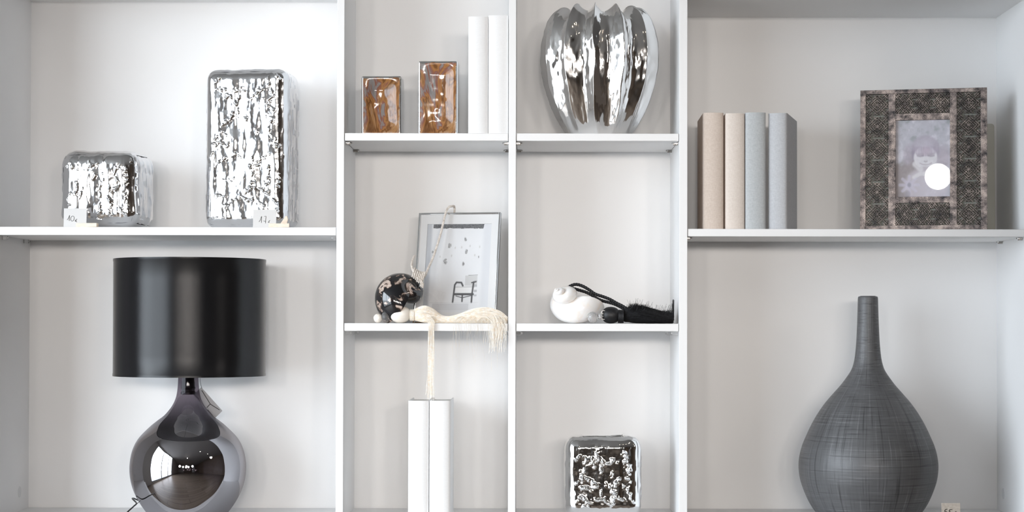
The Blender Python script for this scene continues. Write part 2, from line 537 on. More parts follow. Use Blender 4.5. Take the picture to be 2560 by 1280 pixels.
w.box(x0 - 0.12, x0, y0, WIN['y0'], 0, z1)
w.box(x0 - 0.12, x0, WIN['y0'], WIN['y1'], 0, WIN['z0'])
w.box(x0 - 0.12, x0, WIN['y0'], WIN['y1'], WIN['z1'], z1)
struct('wall_west', w, wall_mat)
w = MB()
fw = 0.05
for yy in (WIN['y0'], (WIN['y0'] * 2 + WIN['y1']) / 3, (WIN['y0'] + 2 * WIN['y1']) / 3, WIN['y1'] - fw):
    w.box(x0 - 0.09, x0 - 0.03, yy, yy + fw, WIN['z0'], WIN['z1'])
w.box(x0 - 0.09, x0 - 0.03, WIN['y0'], WIN['y1'], WIN['z0'], WIN['z0'] + fw)
w.box(x0 - 0.09, x0 - 0.03, WIN['y0'], WIN['y1'], WIN['z1'] - fw, WIN['z1'])
struct('window_1', w, simple('dark_window_frame', (0.03, 0.03, 0.03), 0.5))
pav = MB().box(-40, x0 - 0.12, -40, 30, -0.12, -0.02)
struct('ground', pav, simple('grey_pavement', (0.40, 0.40, 0.40), 0.85))

# ceiling lamps and a globe pendant: seen only in the mirror-like surfaces
lamp_glow = make_emit('warm_lamp_glass', (1.0, 0.84, 0.66), 60.0)
for i, (lx, ly) in enumerate(LAMPS):
    zl = 2.20 if ly < -5 else z1
    t = thing('ceiling_spotlight', 'small round warm spotlight of the shop ceiling behind the viewer', 'lamp', (lx, ly, zl), group='ceiling spotlights of the shop')
    if zl < z1: MB().tube([(0, 0, 0.0), (0, 0, z1 - zl)], 0.004, 8).build('rod', M['black'], t)
    MB().lathe([(0.038, -0.004), (0.060, -0.004), (0.060, -0.001), (0.038, -0.001)], seg=32).build('rim', M['chrome'], t)
    MB().lathe([(0.0005, -0.003), (0.037, -0.003)], seg=32).build('lamp_glass', lamp_glow, t)
def sphere_prof(r, zc, n=24, a0=0.0, a1=math.pi):
    return [(max(1e-4, r * math.sin(a)), zc - r * math.cos(a)) for a in np.linspace(a0, a1, n)]
GLOBE = Vector((-0.167, -4.66, 2.66))
t = thing('globe_pendant', 'white glass globe lamp hanging from the shop ceiling', 'lamp', GLOBE)
MB().lathe(sphere_prof(0.065, 0), seg=48).build('globe', make_emit('white_globe_glass', (1, 0.96, 0.9), 22.0), t, smooth=True)
MB().tube([(0, 0, 0.06), (0, 0, z1 - GLOBE.z)], 0.004, 8).build('rod', M['black'], t)

# ================================================================== the bookcase
DEPTH = 0.32
X = dict(L=(-1.329 - 0.019, -1.329), A=(PX(841), PX(859.5)), B=(PX(1271), PX(1289.5)), C=(PX(1698), PX(1718.5)), R=(1.246, 1.246 + 0.019))
Z_LEFT, Z_RIGHT = PZ(567.5, 0, 430), PZ(572.5, 0, 2100)
Z_MID1, Z_MID2 = PZ(333, 0, 1280), PZ(808.5, 0, 1280)
Z_BASE = PZ(1271.0, DEPTH, 1500)
TOP = PZ(-190, 0)
case = thing('bookcase', 'tall white open bookcase with dividers and adjustable shelves filling the wall', 'bookcase', (0, 0, 0))
for k, (a, b) in X.items():
    MB().box(a, b, 0.0, DEPTH + 0.008, 0.0, TOP + 0.05).build('side_panel', M['white'], case, bevel=0.0008)
bays = [(X['L'][1], X['A'][0]), (X['A'][1], X['B'][0]), (X['B'][1], X['C'][0]), (X['C'][1], X['R'][0])]
for i, (a, b) in enumerate(bays):
    MB().box(a, b, DEPTH, DEPTH + 0.008, 0.1, TOP + 0.05).build('back_panel', M['white'], case)
    zt = (PZ(-45, 0), TOP, TOP, PZ(-6, 0, 2100))[i]
    MB().box(a, b, 0.0, DEPTH, zt, zt + 0.019).build('top_board', M['white'], case)
    MB().box(a, b, 0.0, DEPTH - 0.0025, Z_BASE - 0.019, Z_BASE).build('bottom_board', M['white'], case, bevel=0.0008)
    MB().box(a + 0.0015, b - 0.0015, -0.019, -0.001, 0.08, Z_BASE - 0.021).build('cabinet_door', M['white'], case, bevel=0.001)
    MB().box(a, b, 0.03, 0.045, 0.0, 0.078).build('plinth', M['white'], case)

def shelf(a, b, z, th=0.019, clear=False, front=0.002):
    g = 0.0012
    s = MB().box(a + g, b - g, front, DEPTH - 0.002, z - th, z).build('shelf', M['white'], case, bevel=0.0014, bseg=3)
    for side in (0, 1):
        for y in (0.045, 0.255):
            xe = a if side == 0 else b
            d = 1 if side == 0 else -1
            m = MB()
            if clear:
                m.box(min(xe, xe + d * 0.013), max(xe, xe + d * 0.013), y - 0.006, y + 0.006, z - th - 0.0105, z - th - 0.0005)
                m.tube([(xe + d * 0.013, y, z - th - 0.005), (xe + d * 0.017, y, z - th - 0.005)], 0.003, 12)
                m.build('shelf_pin', M['clear'], s, bevel=0.001)
            else:
                pts = []
                for q in range(13):
                    an = -math.pi / 2 + math.pi * q / 12
                    pts.append((xe + d * (0.009 + 0.007 * math.cos(an)), y + 0.007 * math.sin(an)))
                pts = [(xe, y - 0.007)] + pts + [(xe, y + 0.007)]
                if d < 0: pts = pts[::-1]
                m.prism_z(pts, z - th - 0.0035, z - th - 0.0008)
                m.tube([(xe, y, z - th - 0.0045), (xe + d * 0.012, y, z - th - 0.0045)], 0.0025, 12)
                m.build('shelf_pin', M['pin_metal'], s, bevel=0.0004)
    return s
shelf(*bays[0], Z_LEFT, 0.0205, clear=True)
shelf(*bays[1], Z_MID1, 0.0190)
shelf(*bays[2], Z_MID1, 0.0190)
shelf(*bays[1], Z_MID2, 0.0195, clear=True)
shelf(*bays[2], Z_MID2, 0.0195, clear=True)
shelf(*bays[3], Z_RIGHT, 0.0190)
for xx, d, yy in ((X['L'][1], 1, 0.225), (X['R'][0], -1, 0.25)):
    MB().tube([(xx, yy, PZ(1232, yy)), (xx + d * 0.0012, yy, PZ(1232, yy))], 0.0145, 32).build('screw_cap', M['cap'], case, angle=40)

# ================================================================== silver block vases
def rounded_block(w, d, h, r, relief, slot=None, step=0.0014, hscale=1.0):
    """grid on a box, rounded with radius r, pushed out by relief(face, u, v) in metres. origin: base centre"""
    mb = MB()
    hw, hd, hh = w / 2, d / 2, h / 2
    inner = np.array([hw - r, hd - r, hh - r])
    faces = [('front', 0, 2, 1, -1), ('back', 0, 2, 1, 1), ('left', 1, 2, 0, -1), ('right', 1, 2, 0, 1), ('top', 0, 1, 2, 1), ('bottom', 0, 1, 2, -1)]
    H = np.array([hw, hd, hh])
    for name, ia, ib, ic, sg in faces:
        st = step if name == 'front' else step * (1.6 if name in ('right', 'top') else 3.5)
        na, nb = max(8, int(2 * H[ia] / st)), max(8, int(2 * H[ib] / st))
        def ticks(hf, n):
            # more samples inside the rounded band
            t = np.linspace(-1, 1, n + 1)
            return hf * np.sin(t * np.pi / 2 * 0.92) / np.sin(np.pi / 2 * 0.92) * 0.35 + hf * t * 0.65
        A, B = np.meshgrid(ticks(H[ia], na), ticks(H[ib], nb))
        Pn = np.zeros(A.shape + (3,))
        Pn[..., ia], Pn[..., ib], Pn[..., ic] = A, B, sg * H[ic]
        In = np.clip(Pn, -inner, inner)
        D = Pn - In
        L = np.linalg.norm(D, axis=-1, keepdims=True)
        N = D / L
        Q = In + N * r
        rel = relief(name, Q[..., 0], Q[..., 1], Q[..., 2] + hh, N)
        Q = Q + N * rel[..., None]
        if slot and name == 'top':
            sw, sd, dep = slot
            ex = np.maximum(np.abs(Q[..., 0]) - sw, 0); ey = np.maximum(np.abs(Q[..., 1]) - sd, 0)
            e = np.hypot(ex, ey)
            Q[..., 2] += -dep * (1 - sstep(0.0, 0.004, e)) + 0.0008 * np.exp(-((e - 0.006) / 0.003) ** 2)
        Q[..., 2] = np.maximum(Q[..., 2] + hh, 0.0)
        flip = (sg > 0) if ic in (0, 2) else (sg < 0)
        flip = {'front': False, 'back': True, 'left': True, 'right': False, 'top': False, 'bottom': True}[name]
        mb.grid(Q, 0, flip=flip)
    return mb

def strokes_relief(strokes, seed, w, h, drip=1.0, noise_amp=1.0, frame_in=None):
    def rel(face, x, y, z, N):
        s = seed * 3.7
        if face == 'front':
            u, v = x, z
        elif face in ('left', 'right'):
            u, v = y + 5, z
        else:
            u, v = x + 9, y + 3
        # long soft vertical drips and shallow dents
        r = 0.0016 * drip * fbm(u * 52 + s, v * 9, 0.3, 2)
        r = r + 0.0016 * noise_amp * fbm(u * 24 + s, v * 20 + s, 1.3, 2)
        r = r + 0.00022 * fbm(u * 120 + s, v * 90 + s, 5.3, 2)
        if face in ('right', 'left', 'back'):
            k = sstep(0.25, 0.6, vnoise(u * 90 + s, v * 60, 4.0))
            r = r + 0.0016 * k
        if face in ('top',):
            r = r + 0.0010 * fbm(u * 60, v * 60, s, 2)
        if face == 'front':
            for pts, wd, ht in strokes:
                dd = seg_dist(u + 0.0040 * vnoise(u * 120, v * 120, s) + 0.0016 * vnoise(u * 300, v * 300, s), v + 0.0040 * vnoise(u * 120 + 9, v * 120, s + 3), pts)
                wv_ = wd * (0.85 + 0.55 * vnoise(u * 150 + s, v * 150, 7.0))
                bead = np.clip(0.55 + 1.1 * vnoise(u * 190 + s, v * 190, 2.0), 0.05, 1.4)
                r = r + 0.8 * ht * np.exp(-(dd / wv_) ** 2) * bead
        fade = np.clip(np.abs(N).max(axis=-1) * 1.6 - 0.75, 0.15, 1)
        return r * fade
    return rel

def block_vase(label, px_l, px_r, py_t, py_b, ycen, yaw, w, d, r, strokes_px, zbase, seed, slot, ext, mat=None, step=0.0014, drip=1.0, na=1.0):
    """front face spans px_l..px_r; strokes are polylines in picture pixels on the front face"""
    sc = SC(ycen - d / 2)
    h = P(0, py_t, ycen).z - zbase
    cx = 0.5 * (px_l + px_r)
    st = []
    for pts, wd, ht in strokes_px:
        st.append(([((a - cx) * sc, (py_b - b) * sc) for a, b in pts], wd, ht))
    t = thing('block_vase', label, 'vase', (P(cx, 600, ycen - d / 2).x + math.sin(yaw) * d / 2 * -1.0 * -1, ycen, zbase), yaw)
    mb = rounded_block(w, d, h, r, strokes_relief(st, seed, w, h, drip, na), slot, step)
    A = np.array(mb.v)                  # centre the block on the extent measured in the photograph
    c_, s_ = math.cos(yaw), math.sin(yaw)
    wx = c_ * A[:, 0] - s_ * A[:, 1]; wy = s_ * A[:, 0] + c_ * A[:, 1] + ycen
    q = wx / (wy + DIST)
    t.location.x = 0.0
    kk = 1.0 / (ycen + DIST)
    lo, hi = (ext[0] - 1322) / F, (ext[1] - 1322) / F
    X_ = 0.5 * ((lo + hi)) / kk
    for _ in range(6):
        g = (wx + X_) / (wy + DIST)
        X_ += (0.5 * (lo + hi) - 0.5 * (g.min() + g.max())) / kk
    g = (wx + X_) / (wy + DIST)
    print('EXT', label, 1322 + g.min() * F, 1322 + g.max() * F, ext)
    t.location.x = X_
    mb.build('body', mat or M['silver'], t, smooth=True)
    return t

V1 = [  # tall vase
 ([(540, 222), (575, 226), (600, 222)], .0030, .0040), ([(560, 238), (580, 230), (612, 226)], .0028, .0040),
 ([(555, 250), (575, 238), (592, 262), (600, 242)], .0032, .0046), ([(630, 246), (645, 232), (656, 226)], .0030, .0042), ([(640, 248), (660, 246)], .0022, .0030),
 ([(676, 190), (672, 215), (684, 240), (668, 262), (690, 278)], .0034, .0050), ([(690, 185), (700, 200)], .0028, .0036),
 ([(668, 290), (686, 300), (672, 320), (684, 345), (690, 365)], .0034, .0048), ([(582, 284), (572, 300), (556, 312)], .0042, .0050),
 ([(596, 270), (594, 284)], .0026, .003), ([(598, 292), (618, 298)], .0036, .0036), ([(640, 327), (642, 330)], .0055, .0040),
 ([(540, 345), (535, 362), (550, 352), (566, 365), (574, 358)], .0036, .0050), ([(556, 330), (566, 338)], .0028, .0035), ([(684, 352), (700, 368), (692, 374)], .0034, .0045),
 ([(540, 412), (556, 400), (578, 392), (596, 384), (604, 398)], .0032, .0048), ([(530, 380), (524, 398)], .003, .003),
 ([(632, 396), (628, 420), (634, 445), (628, 470)], .0036, .0050), ([(646, 410), (660, 396), (672, 388)], .0034, .0050),
 ([(672, 420), (674, 440), (668, 462)], .0034, .0045), ([(556, 448), (578, 452), (586, 446)], .0022, .0026),
 ([(616, 480), (632, 470), (650, 474), (674, 484)], .0034, .0048), ([(528, 494), (545, 488), (566, 492)], .0030, .0044), ([(560, 520), (580, 504), (600, 498), (632, 500)], .0036, .0050),
 ([(645, 508), (665, 514)], .0030, .0040), ([(680, 500), (696, 510), (700, 530)], .0034, .0050), ([(535, 210), (548, 195)], .0034, .004),
 ([(700, 440), (698, 470)], .0026, .0036), ([(524, 545), (560, 543)], .0022, .0020)]
TALL = block_vase('tall silver hammered block vase behind the 17 euro price card', 519, 706, 178, 572, 0.13, math.radians(-8), 0.215, 0.150, 0.030,
           V1, Z_LEFT, 1.0, (0.035, 0.02, 0.03), (515, 745), mat=M['silver_soft'], step=0.0012)
V2 = [  # small vase
 ([(165, 420), (178, 410), (188, 425)], .0034, .0040), ([(228, 400), (236, 420), (250, 412)], .0036, .0046), ([(214, 430), (232, 418), (246, 440), (236, 452)], .0036, .0046),
 ([(190, 450), (200, 470), (192, 492), (180, 486)], .0036, .0046), ([(262, 430), (268, 455), (258, 470)], .0034, .0036), ([(302, 410), (296, 440), (306, 466), (290, 480)], .0036, .0048),
 ([(252, 480), (262, 500), (256, 530), (246, 548)], .0036, .0042), ([(284, 470), (276, 490), (288, 512), (276, 530), (284, 546)], .0036, .0048), ([(172, 500), (176, 520)], .004, .004),
 ([(212, 470), (206, 500)], .0030, .0036), ([(320, 420), (326, 450), (318, 480), (326, 520)], .0034, .0040), ([(240, 545), (262, 552)], .0032, .004), ([(304, 520), (316, 540), (330, 536)], .0036, .0045),
 ([(196, 410), (204, 436)], .003, .004), ([(330, 400), (336, 406)], .003, .003)]
SMALL = block_vase('small squat silver hammered vase behind the 10 euro price card', 158, 338, 381, 572, 0.13, math.radians(-7), 0.206, 0.175, 0.040,
           V2, Z_LEFT, 5.0, (0.035, 0.02, 0.03), (154, 381), mat=M['silver_soft'], step=0.0012, drip=2.0, na=1.6)
V3 = [  # square vase with the slot
 ([(1462, 1140), (1458, 1165), (1452, 1190), (1462, 1200)], .0048, .0085), ([(1442, 1192), (1450, 1188), (1438, 1200)], .0034, .005), ([(1458, 1184), (1475, 1196), (1488, 1206)], .0052, .0085),
 ([(1450, 1212), (1466, 1210), (1484, 1214)], .0048, .008), ([(1488, 1122), (1494, 1140), (1502, 1158), (1500, 1172)], .0048, .0080), ([(1502, 1148), (1516, 1150), (1532, 1140), (1540, 1148)], .0040, .0070),
 ([(1476, 1140), (1484, 1160)], .0044, .0075), ([(1560, 1120), (1562, 1145), (1572, 1160), (1568, 1185), (1578, 1198)], .0050, .0085),
 ([(1514, 1200), (1528, 1210), (1532, 1230), (1530, 1250)], .0046, .0085), ([(1536, 1205), (1546, 1190)], .0044, .0075), ([(1534, 1228), (1548, 1236), (1560, 1242)], .0034, .0065),
 ([(1498, 1212), (1500, 1226)], .0048, .0075), ([(1440, 1240), (1452, 1234), (1466, 1246), (1500, 1240), (1524, 1250)], .0042, .0075), ([(1452, 1256), (1470, 1258)], .0040, .006),
 ([(1526, 1176), (1532, 1172), (1530, 1184)], .0034, .005), ([(1446, 1130), (1440, 1142)], .0036, .005), ([(1568, 1215), (1574, 1232), (1582, 1244)], .004, .006), ([(1552, 1205), (1558, 1222)], .0036, .006)]
def relief3_wrap():
    return None
SQ = block_vase('square silver hammered vase with a slot opening on the bottom board', 1417, 1598, 1084, 1287, 0.10, math.radians(1), 0.194, 0.11, 0.034,
           V3, Z_BASE, 9.0, (0.049, 0.034, 0.035), (1413, 1602), step=0.0011)

# ================================================================== ribbed silver vase
def ribbed_vase():
    yc = 0.122
    s = SC(yc)
    cx = P(1498, 200, yc).x
    t = thing('ribbed_vase', 'large silver ribbed pumpkin shaped vase on the upper middle shelf', 'vase', (cx, yc, Z_MID1))
    prof = [(2, 0.0), (66, 0.0), (74, 3), (84, 14), (97, 35), (111, 62), (124, 95), (135, 130), (141, 165), (143.5, 200), (142, 235), (137, 262), (128, 286), (115, 303), (98, 313), (82, 312), (68, 300), (60, 280), (56, 250), (30, 235), (2, 232)]
    pr = spline([(a, 0, b) for a, b in prof], 7)
    r = np.array([p.x for p in pr]) * s; z = np.array([p.z for p in pr]) * s
    n = len(r); seg = 620
    N = 12
    th = np.linspace(0, 2 * np.pi, seg, endpoint=False)
    TH, R = np.meshgrid(th, r); _, Zg = np.meshgrid(th, z)
    arc = np.linspace(0, 1, n)[:, None] * np.ones((1, seg))
    # wandering ribs of unequal depth
    ph = TH + 0.045 * vnoise(Zg * 16, TH * 2 + 3, 0.5) + 0.05 * vnoise(TH * 2.0, 0.2, 0.1)
    cyc = (ph * N / (2 * np.pi) + 0.25)
    k = np.abs(np.sin(np.pi * cyc)) ** 0.8          # 0 at a crest, 1 in the flute
    lobe = np.floor(cyc)
    dep = 0.135 + 0.04 * np.sin(lobe * 2.3)
    env = sstep(0.05, 0.22, arc) * (1 - sstep(0.86, 1.0, arc)) * (0.65 + 0.35 * sstep(0.1, 0.5, arc))
    bulge = 0.035 * np.sin(2 * np.pi * cyc * 1.0 + 0.9) * env
    Rn = R * (1 + 0.015 - dep * k * env + bulge)
    Rn += 0.0010 * fbm(TH * 14, Zg * 45, 2.0, 2) * env
    topw = sstep(0.52, 0.70, arc) * (1 - sstep(0.80, 0.92, arc))
    Zn = Zg + topw * (0.010 * (1 - k) - 0.008 * k) + topw * 0.003 * np.sin(lobe * 1.7)
    V = np.stack([Rn * np.cos(TH), Rn * np.sin(TH), Zn], -1)
    mb = MB(); mb.grid(V, 0, close_u=True)
    mb.build('body', M['silver_rib'], t, smooth=True)
ribbed_vase()

# ================================================================== copper lustre blocks
def lustre_block(label, px_l, px_r, py_t, yc, yaw, d):
    s = SC(yc - d / 2)
    wv = (px_r - px_l) * s * 0.985
    h = P(0, py_t, yc - d / 2).z - Z_MID1
    t = thing('lustre_block', label, 'ornament', (P((px_l + px_r) / 2, 300, yc).x, yc, Z_MID1), yaw)
    sd = px_l * 0.01
    def rel(face, x, y, z, N):
        r = 0 * x
        if face in ('front', 'back'):
            ex = np.clip((wv / 2 - 0.006 - np.abs(x)) / 0.03, 0, 1); ez = np.clip(np.minimum(z - 0.006, h - 0.006 - z) / 0.03, 0, 1)
            e = sstep(0, 1, ex) * sstep(0, 1, ez)
            r = -0.0065 * e * (1 + 0.5 * vnoise(x * 22 + sd, z * 13, 1)) + 0.0012 * fbm(x * 45 + sd, z * 35, sd, 2) * e
        return r
    mb = rounded_block(wv, d, h, 0.0045, rel, None, 0.0018)
    A = np.array(mb.v)
    for i, f in enumerate(mb.f):       # silver edging round the coloured front
        c = A[list(f)].mean(0)
        inside = c[1] < -d / 2 + 0.012 and abs(c[0]) < wv / 2 - 0.0048 - 0.0012 * math.sin(c[2] * 90) and 0.004 < c[2] < h - 0.0055 - 0.001 * math.sin(c[0] * 130)
        mb.m[i] = 0 if inside else 1
    mb.build('body', [M['lustre'], M['silver']], t, smooth=True)
    return t
lustre_block('short copper and grey lustre glazed block beside the left divider', 906, 1008, 188, 0.09, math.radians(-2), 0.07)
lustre_block('taller copper lustre glazed block next to the white books', 1047, 1148, 150, 0.09, math.radians(-2), 0.07)

# ================================================================== books
def book(label, cat_mat, w, h, d, loc, yaw, group=None, bow=0.006, pages=True):
    t = thing('book', label, 'book', loc, yaw, group)
    n = 14
    mb = MB()
    # cover: bowed spine joined to two boards, seen from above (x, y)
    outer = [(-w / 2, d)]
    outer += [(-w / 2, 0.004)]
    for k in range(n + 1):
        a = -1 + 2 * k / n
        outer.append((a * (w / 2 - 0.0012), -bow * (1 - a * a) ** 0.75 + 0.0005))
    outer += [(w / 2, 0.004), (w / 2, d)]
    th = 0.0028
    inner = [(w / 2 - th, d), (w / 2 - th, 0.006)]
    for k in range(n + 1):
        a = 1 - 2 * k / n
        inner.append((a * (w / 2 - th), -bow * (1 - a * a) ** 0.75 + th + 0.0005))
    inner += [(-w / 2 + th, 0.006), (-w / 2 + th, d)]
    m = len(outer)
    v = [(a, b, 0) for a, b in outer] + [(a, b, 0) for a, b in inner[::-1]]
    v += [(a, b, h) for a, b in outer] + [(a, b, h) for a, b in inner[::-1]]
    f = []
    for i in range(m - 1):
        f.append((i, i + 1, 2 * m + i + 1, 2 * m + i))                      # outside
        f.append((m + i + 1, m + i, 3 * m + i, 3 * m + i + 1))              # inside
        f.append((i + 1, i, m + i, m + i + 1))                              # bottom
        f.append((2 * m + i, 2 * m + i + 1, 3 * m + i + 1, 3 * m + i))      # top
    f.append((0, 2 * m, 3 * m, m)); f.append((m - 1, 2 * m - 1, 4 * m - 1, 3 * m - 1))
    mb.add(v, f)
    mb.build('cover', cat_mat, t, angle=50)
    MB().box(-w / 2 + th + 0.0003, w / 2 - th - 0.0003, 0.007, d - 0.005, 0.004, h - 0.004).build('pages', M['pages'], t)
    return t
BD = 0.21
def book_px(label, mat, pl, pr, pt, zb, y, yaw=0.0, group=None, bow=0.006, d=BD):
    s = SC(y)
    w_ = (pr - pl) * s - 0.0004
    h_ = P((pl + pr) / 2, pt, y - bow).z - zb
    c = P((pl + pr) / 2, 640, y)
    return book(label, mat, w_, h_, d, (c.x, y, zb), yaw, group, bow)
book_px('white linen book next to the taller copper lustre block', M['whitecloth'], 1169.5, 1219.5, 41, Z_MID1, 0.012, group=None)
book_px('white linen book pressed against the middle divider', M['whitecloth'], 1220, 1270.3, 38, Z_MID1, 0.010)
book_px('left one of the two white books on the bottom board', M['whitecloth'], 1021.5, 1073, 1002, Z_BASE, 0.020)
book_px('right one of the two white books on the bottom board', M['whitecloth'], 1074.5, 1127.5, 1002, Z_BASE, 0.016)
book_px('beige linen book, first of the four on the right shelf', M['beige'], 1757.5, 1809, 281.5, Z_RIGHT, 0.022, math.radians(-1.0))
book_px('cream linen book between the beige and the grey one', M['cream'], 1813, 1862, 283, Z_RIGHT, 0.022, math.radians(-1.0))
book_px('grey linen book, third of the four on the right shelf', M['grey'], 1863.5, 1914.5, 281, Z_RIGHT, 0.018, math.radians(-2.5))
book_px('cool grey book turned to show its side, last of the four', M['grey2'], 1920.5, 1968, 282.5, Z_RIGHT, 0.020, math.radians(-14.5))

# ================================================================== table lamp
def table_lamp():
    yc = 0.11
    s = SC(yc)
    c = P(470, 1150, yc)
    t = thing('table_lamp', 'table lamp with black satin drum shade and smoked mirror glass base', 'lamp', (c.x, yc, Z_BASE))
    zof = lambda py: P(470, py, yc).z - Z_BASE
    prof = [(1289, 88), (1286, 94), (1280, 101), (1258, 116.5), (1231, 131), (1203, 140), (1176, 143.5), (1149, 142), (1121, 135.5), (1094, 121), (1067, 95), (1052, 77), (1039, 60), (1025, 47.5), (1012, 38.5), (998, 32), (985, 28.5), (965, 26), (945, 25), (930, 25)]
    pts = spline([(r * s, 0, zof(py)) for py, r in prof], 8)
    pr = [(0.0005, 0.0)] + [(p.x, max(p.z, 0.0)) for p in pts]
    MB().lathe(pr, seg=160).build('base', M['smoked'], t, smooth=True)
    # fittings inside the neck
    zt = zof(945)
    so = [(0.0005, zt - 0.042), (0.019, zt - 0.042), (0.019, zt - 0.036), (0.017, zt - 0.034), (0.017, zt - 0.028), (0.0185, zt - 0.026), (0.0165, zt - 0.020), (0.0165, zt - 0.010), (0.0155, zt - 0.008), (0.0155, zt + 0.012), (0.015, zt + 0.012), (0.015, zt + 0.06), (0.0005, zt + 0.06)]
    MB().lathe(so, seg=40).build('socket', M['black'], t, angle=40)
    # shade
    sx_ = P(474.5, 800, yc).x - c.x
    R = 189.0 * s * 0.9992
    zb, ztp = P(474, 944.5, yc - R).z - Z_BASE, P(474, 642.0, yc - R).z - Z_BASE
    shade = MB()
    th = 0.0012
    prf = [(R, zb), (R, zb + 0.006)] + [(R - 0.0007, zb + 0.007 + (ztp - zb - 0.014) * k / 6) for k in range(7)] + [(R, ztp - 0.006), (R, ztp), (R - 2 * th, ztp), (R - 2 * th, zb), (R, zb)]
    shade.lathe(prf, cx=sx_, seg=200)
    sh = shade.build('shade', M['satin'], t, angle=50)
    uv = sh.data.uv_layers.new(name='UVMap')
    co = [v.co for v in sh.data.vertices]
    for poly in sh.data.polygons:
        an = [math.atan2(co[vi].y, co[vi].x - sx_) for vi in poly.vertices]
        if max(an) - min(an) > math.pi: an = [a + 2 * math.pi if a < 0 else a for a in an]
        for li, a, vi in zip(poly.loop_indices, an, poly.vertices):
            uv.data[li].uv = (a / (2 * math.pi), co[vi].z)
    lining = MB().lathe([(R - 2.2 * th, zb + 0.001), (R - 2.2 * th, ztp - 0.001)], cx=sx_, seg=120)
    lining.build('lining', simple('grey_shade_lining', (0.30, 0.295, 0.30), 0.6), sh, smooth=True)
    fit = MB()
    for k in range(3):
        a = 2 * math.pi * k / 3 + 0.4
        fit.tube([(0.016 * math.cos(a), 0.016 * math.sin(a), ztp - 0.07), (sx_ + (R - 0.003) * math.cos(a), (R - 0.003) * math.sin(a), ztp - 0.005)], 0.0015, 8)
    fit.tube([(0, 0, zt + 0.05), (0, 0, ztp - 0.07)], 0.006, 12)
    fit.build('shade_carrier', M['chrome'], t)
    # price tag hung behind the neck
    loc = lambda px, py, y: P(px, py, y) - Vector((c.x, yc, Z_BASE))
    yt = yc + 0.050
    A_, B_, C_ = loc(503, 968, yt), loc(556, 1027, yt), loc(537, 1046, yt)
    D_ = A_ + (C_ - B_) * 1.0
    nrm = Vector((0, 0.0006, 0))
    quad = [A_, B_, C_, D_]
    tg = MB().add([tuple(p) for p in quad] + [tuple(p + nrm) for p in quad], [(3, 2, 1, 0), (4, 5, 6, 7), (0, 1, 5, 4), (1, 2, 6, 5), (2, 3, 7, 6), (3, 0, 4, 7)]).build('hang_tag', M['tagcard'], t)
    ink = MB()
    q = lambda px, py: loc(px, py, yt - 0.0006)
    for seg_ in (((504.5, 976), (525.5, 1010)), ((525.5, 1010), (549, 1025)), ((525.5, 1010), (517, 1019)), ((519, 1024), (535, 1043))):
        ink.tube([q(*seg_[0]), q(*seg_[1])], 0.0008, 6)
    ink.build('printed_lines', M['ink'], tg)
    MB().tube(spline([loc(500, 946, yc + 0.02), loc(501, 957, yc + 0.04), loc(505, 972, yt + 0.001)], 6), 0.0006, 6).build('tag_string', M['black'], t)
    # power cord leaving the foot on the left
    cp = [(-0.04, 0.118, 0.004), (-0.09, 0.100, 0.006), loc(334, 1246, 0.10), loc(341, 1258, 0.04), loc(334, 1266, 0.00), loc(318, 1281, -0.025), loc(306, 1296, -0.032), loc(303, 1340, -0.03), loc(302, 1420, -0.026)]
    MB().tube(spline(cp, 10), 0.0019, 10).build('cord', M['black'], t, smooth=True)
    MB().tube([loc(352, 1251, -0.02), loc(343, 1259, -0.022), loc(338, 1264, -0.022)], 0.0007, 6).build('cable_tie', M['black'], t)
    return t
table_lamp()

# ================================================================== grey bottle vase
def bottle_vase():
    yc = 0.135
    s = SC(yc)
    c = P(2170, 1000, yc)
    t = thing('bottle_vase', 'big dark grey scratched bottle vase with a long narrow neck', 'vase', (c.x, yc, Z_BASE))
    zof = lambda py: P(2170, py, yc).z - Z_BASE
    prof = [(1286.5, 118), (1284, 126), (1280, 131), (1264, 142), (1245, 152), (1223, 161), (1201, 168), (1179, 171.5), (1158, 172), (1136, 169), (1114, 163), (1092, 154), (1070, 144), (1048, 132.5), (1026, 119), (1004, 103), (983, 85), (961, 66), (939, 50), (926, 42), (913, 37), (895, 33), (873, 30.5), (851, 28.8), (807, 26.8), (770, 25.6), (748, 25), (742.5, 24), (741, 22), (741.5, 19.5), (745, 18.5), (800, 18), (850, 19)]
    pts = spline([(r * s, 0, zof(py)) for py, r in prof], 6)
    pr = [(0.0005, 0.0)] + [(p.x, max(p.z, 0.0)) for p in pts]
    o = MB().lathe(pr, seg=160).build('body', M['scratched'], t, smooth=True)
    me = o.data
    uv = me.uv_layers.new(name='UVMap')
    # arc length along the profile keeps the scratches even
    al = [0.0]
    for (a, b), (c_, d) in zip(pr[:-1], pr[1:]): al.append(al[-1] + math.hypot(c_ - a, d - b))
    for poly in me.polygons:
        ks = [vi % 160 for vi in poly.vertices]
        big = max(ks) - min(ks) > 80
        for li, vi, k in zip(poly.loop_indices, poly.vertices, ks):
            uv.data[li].uv = ((k + (160 if big and k < 80 else 0)) / 160.0, al[vi // 160] if vi // 160 < len(al) else 0)
bottle_vase()

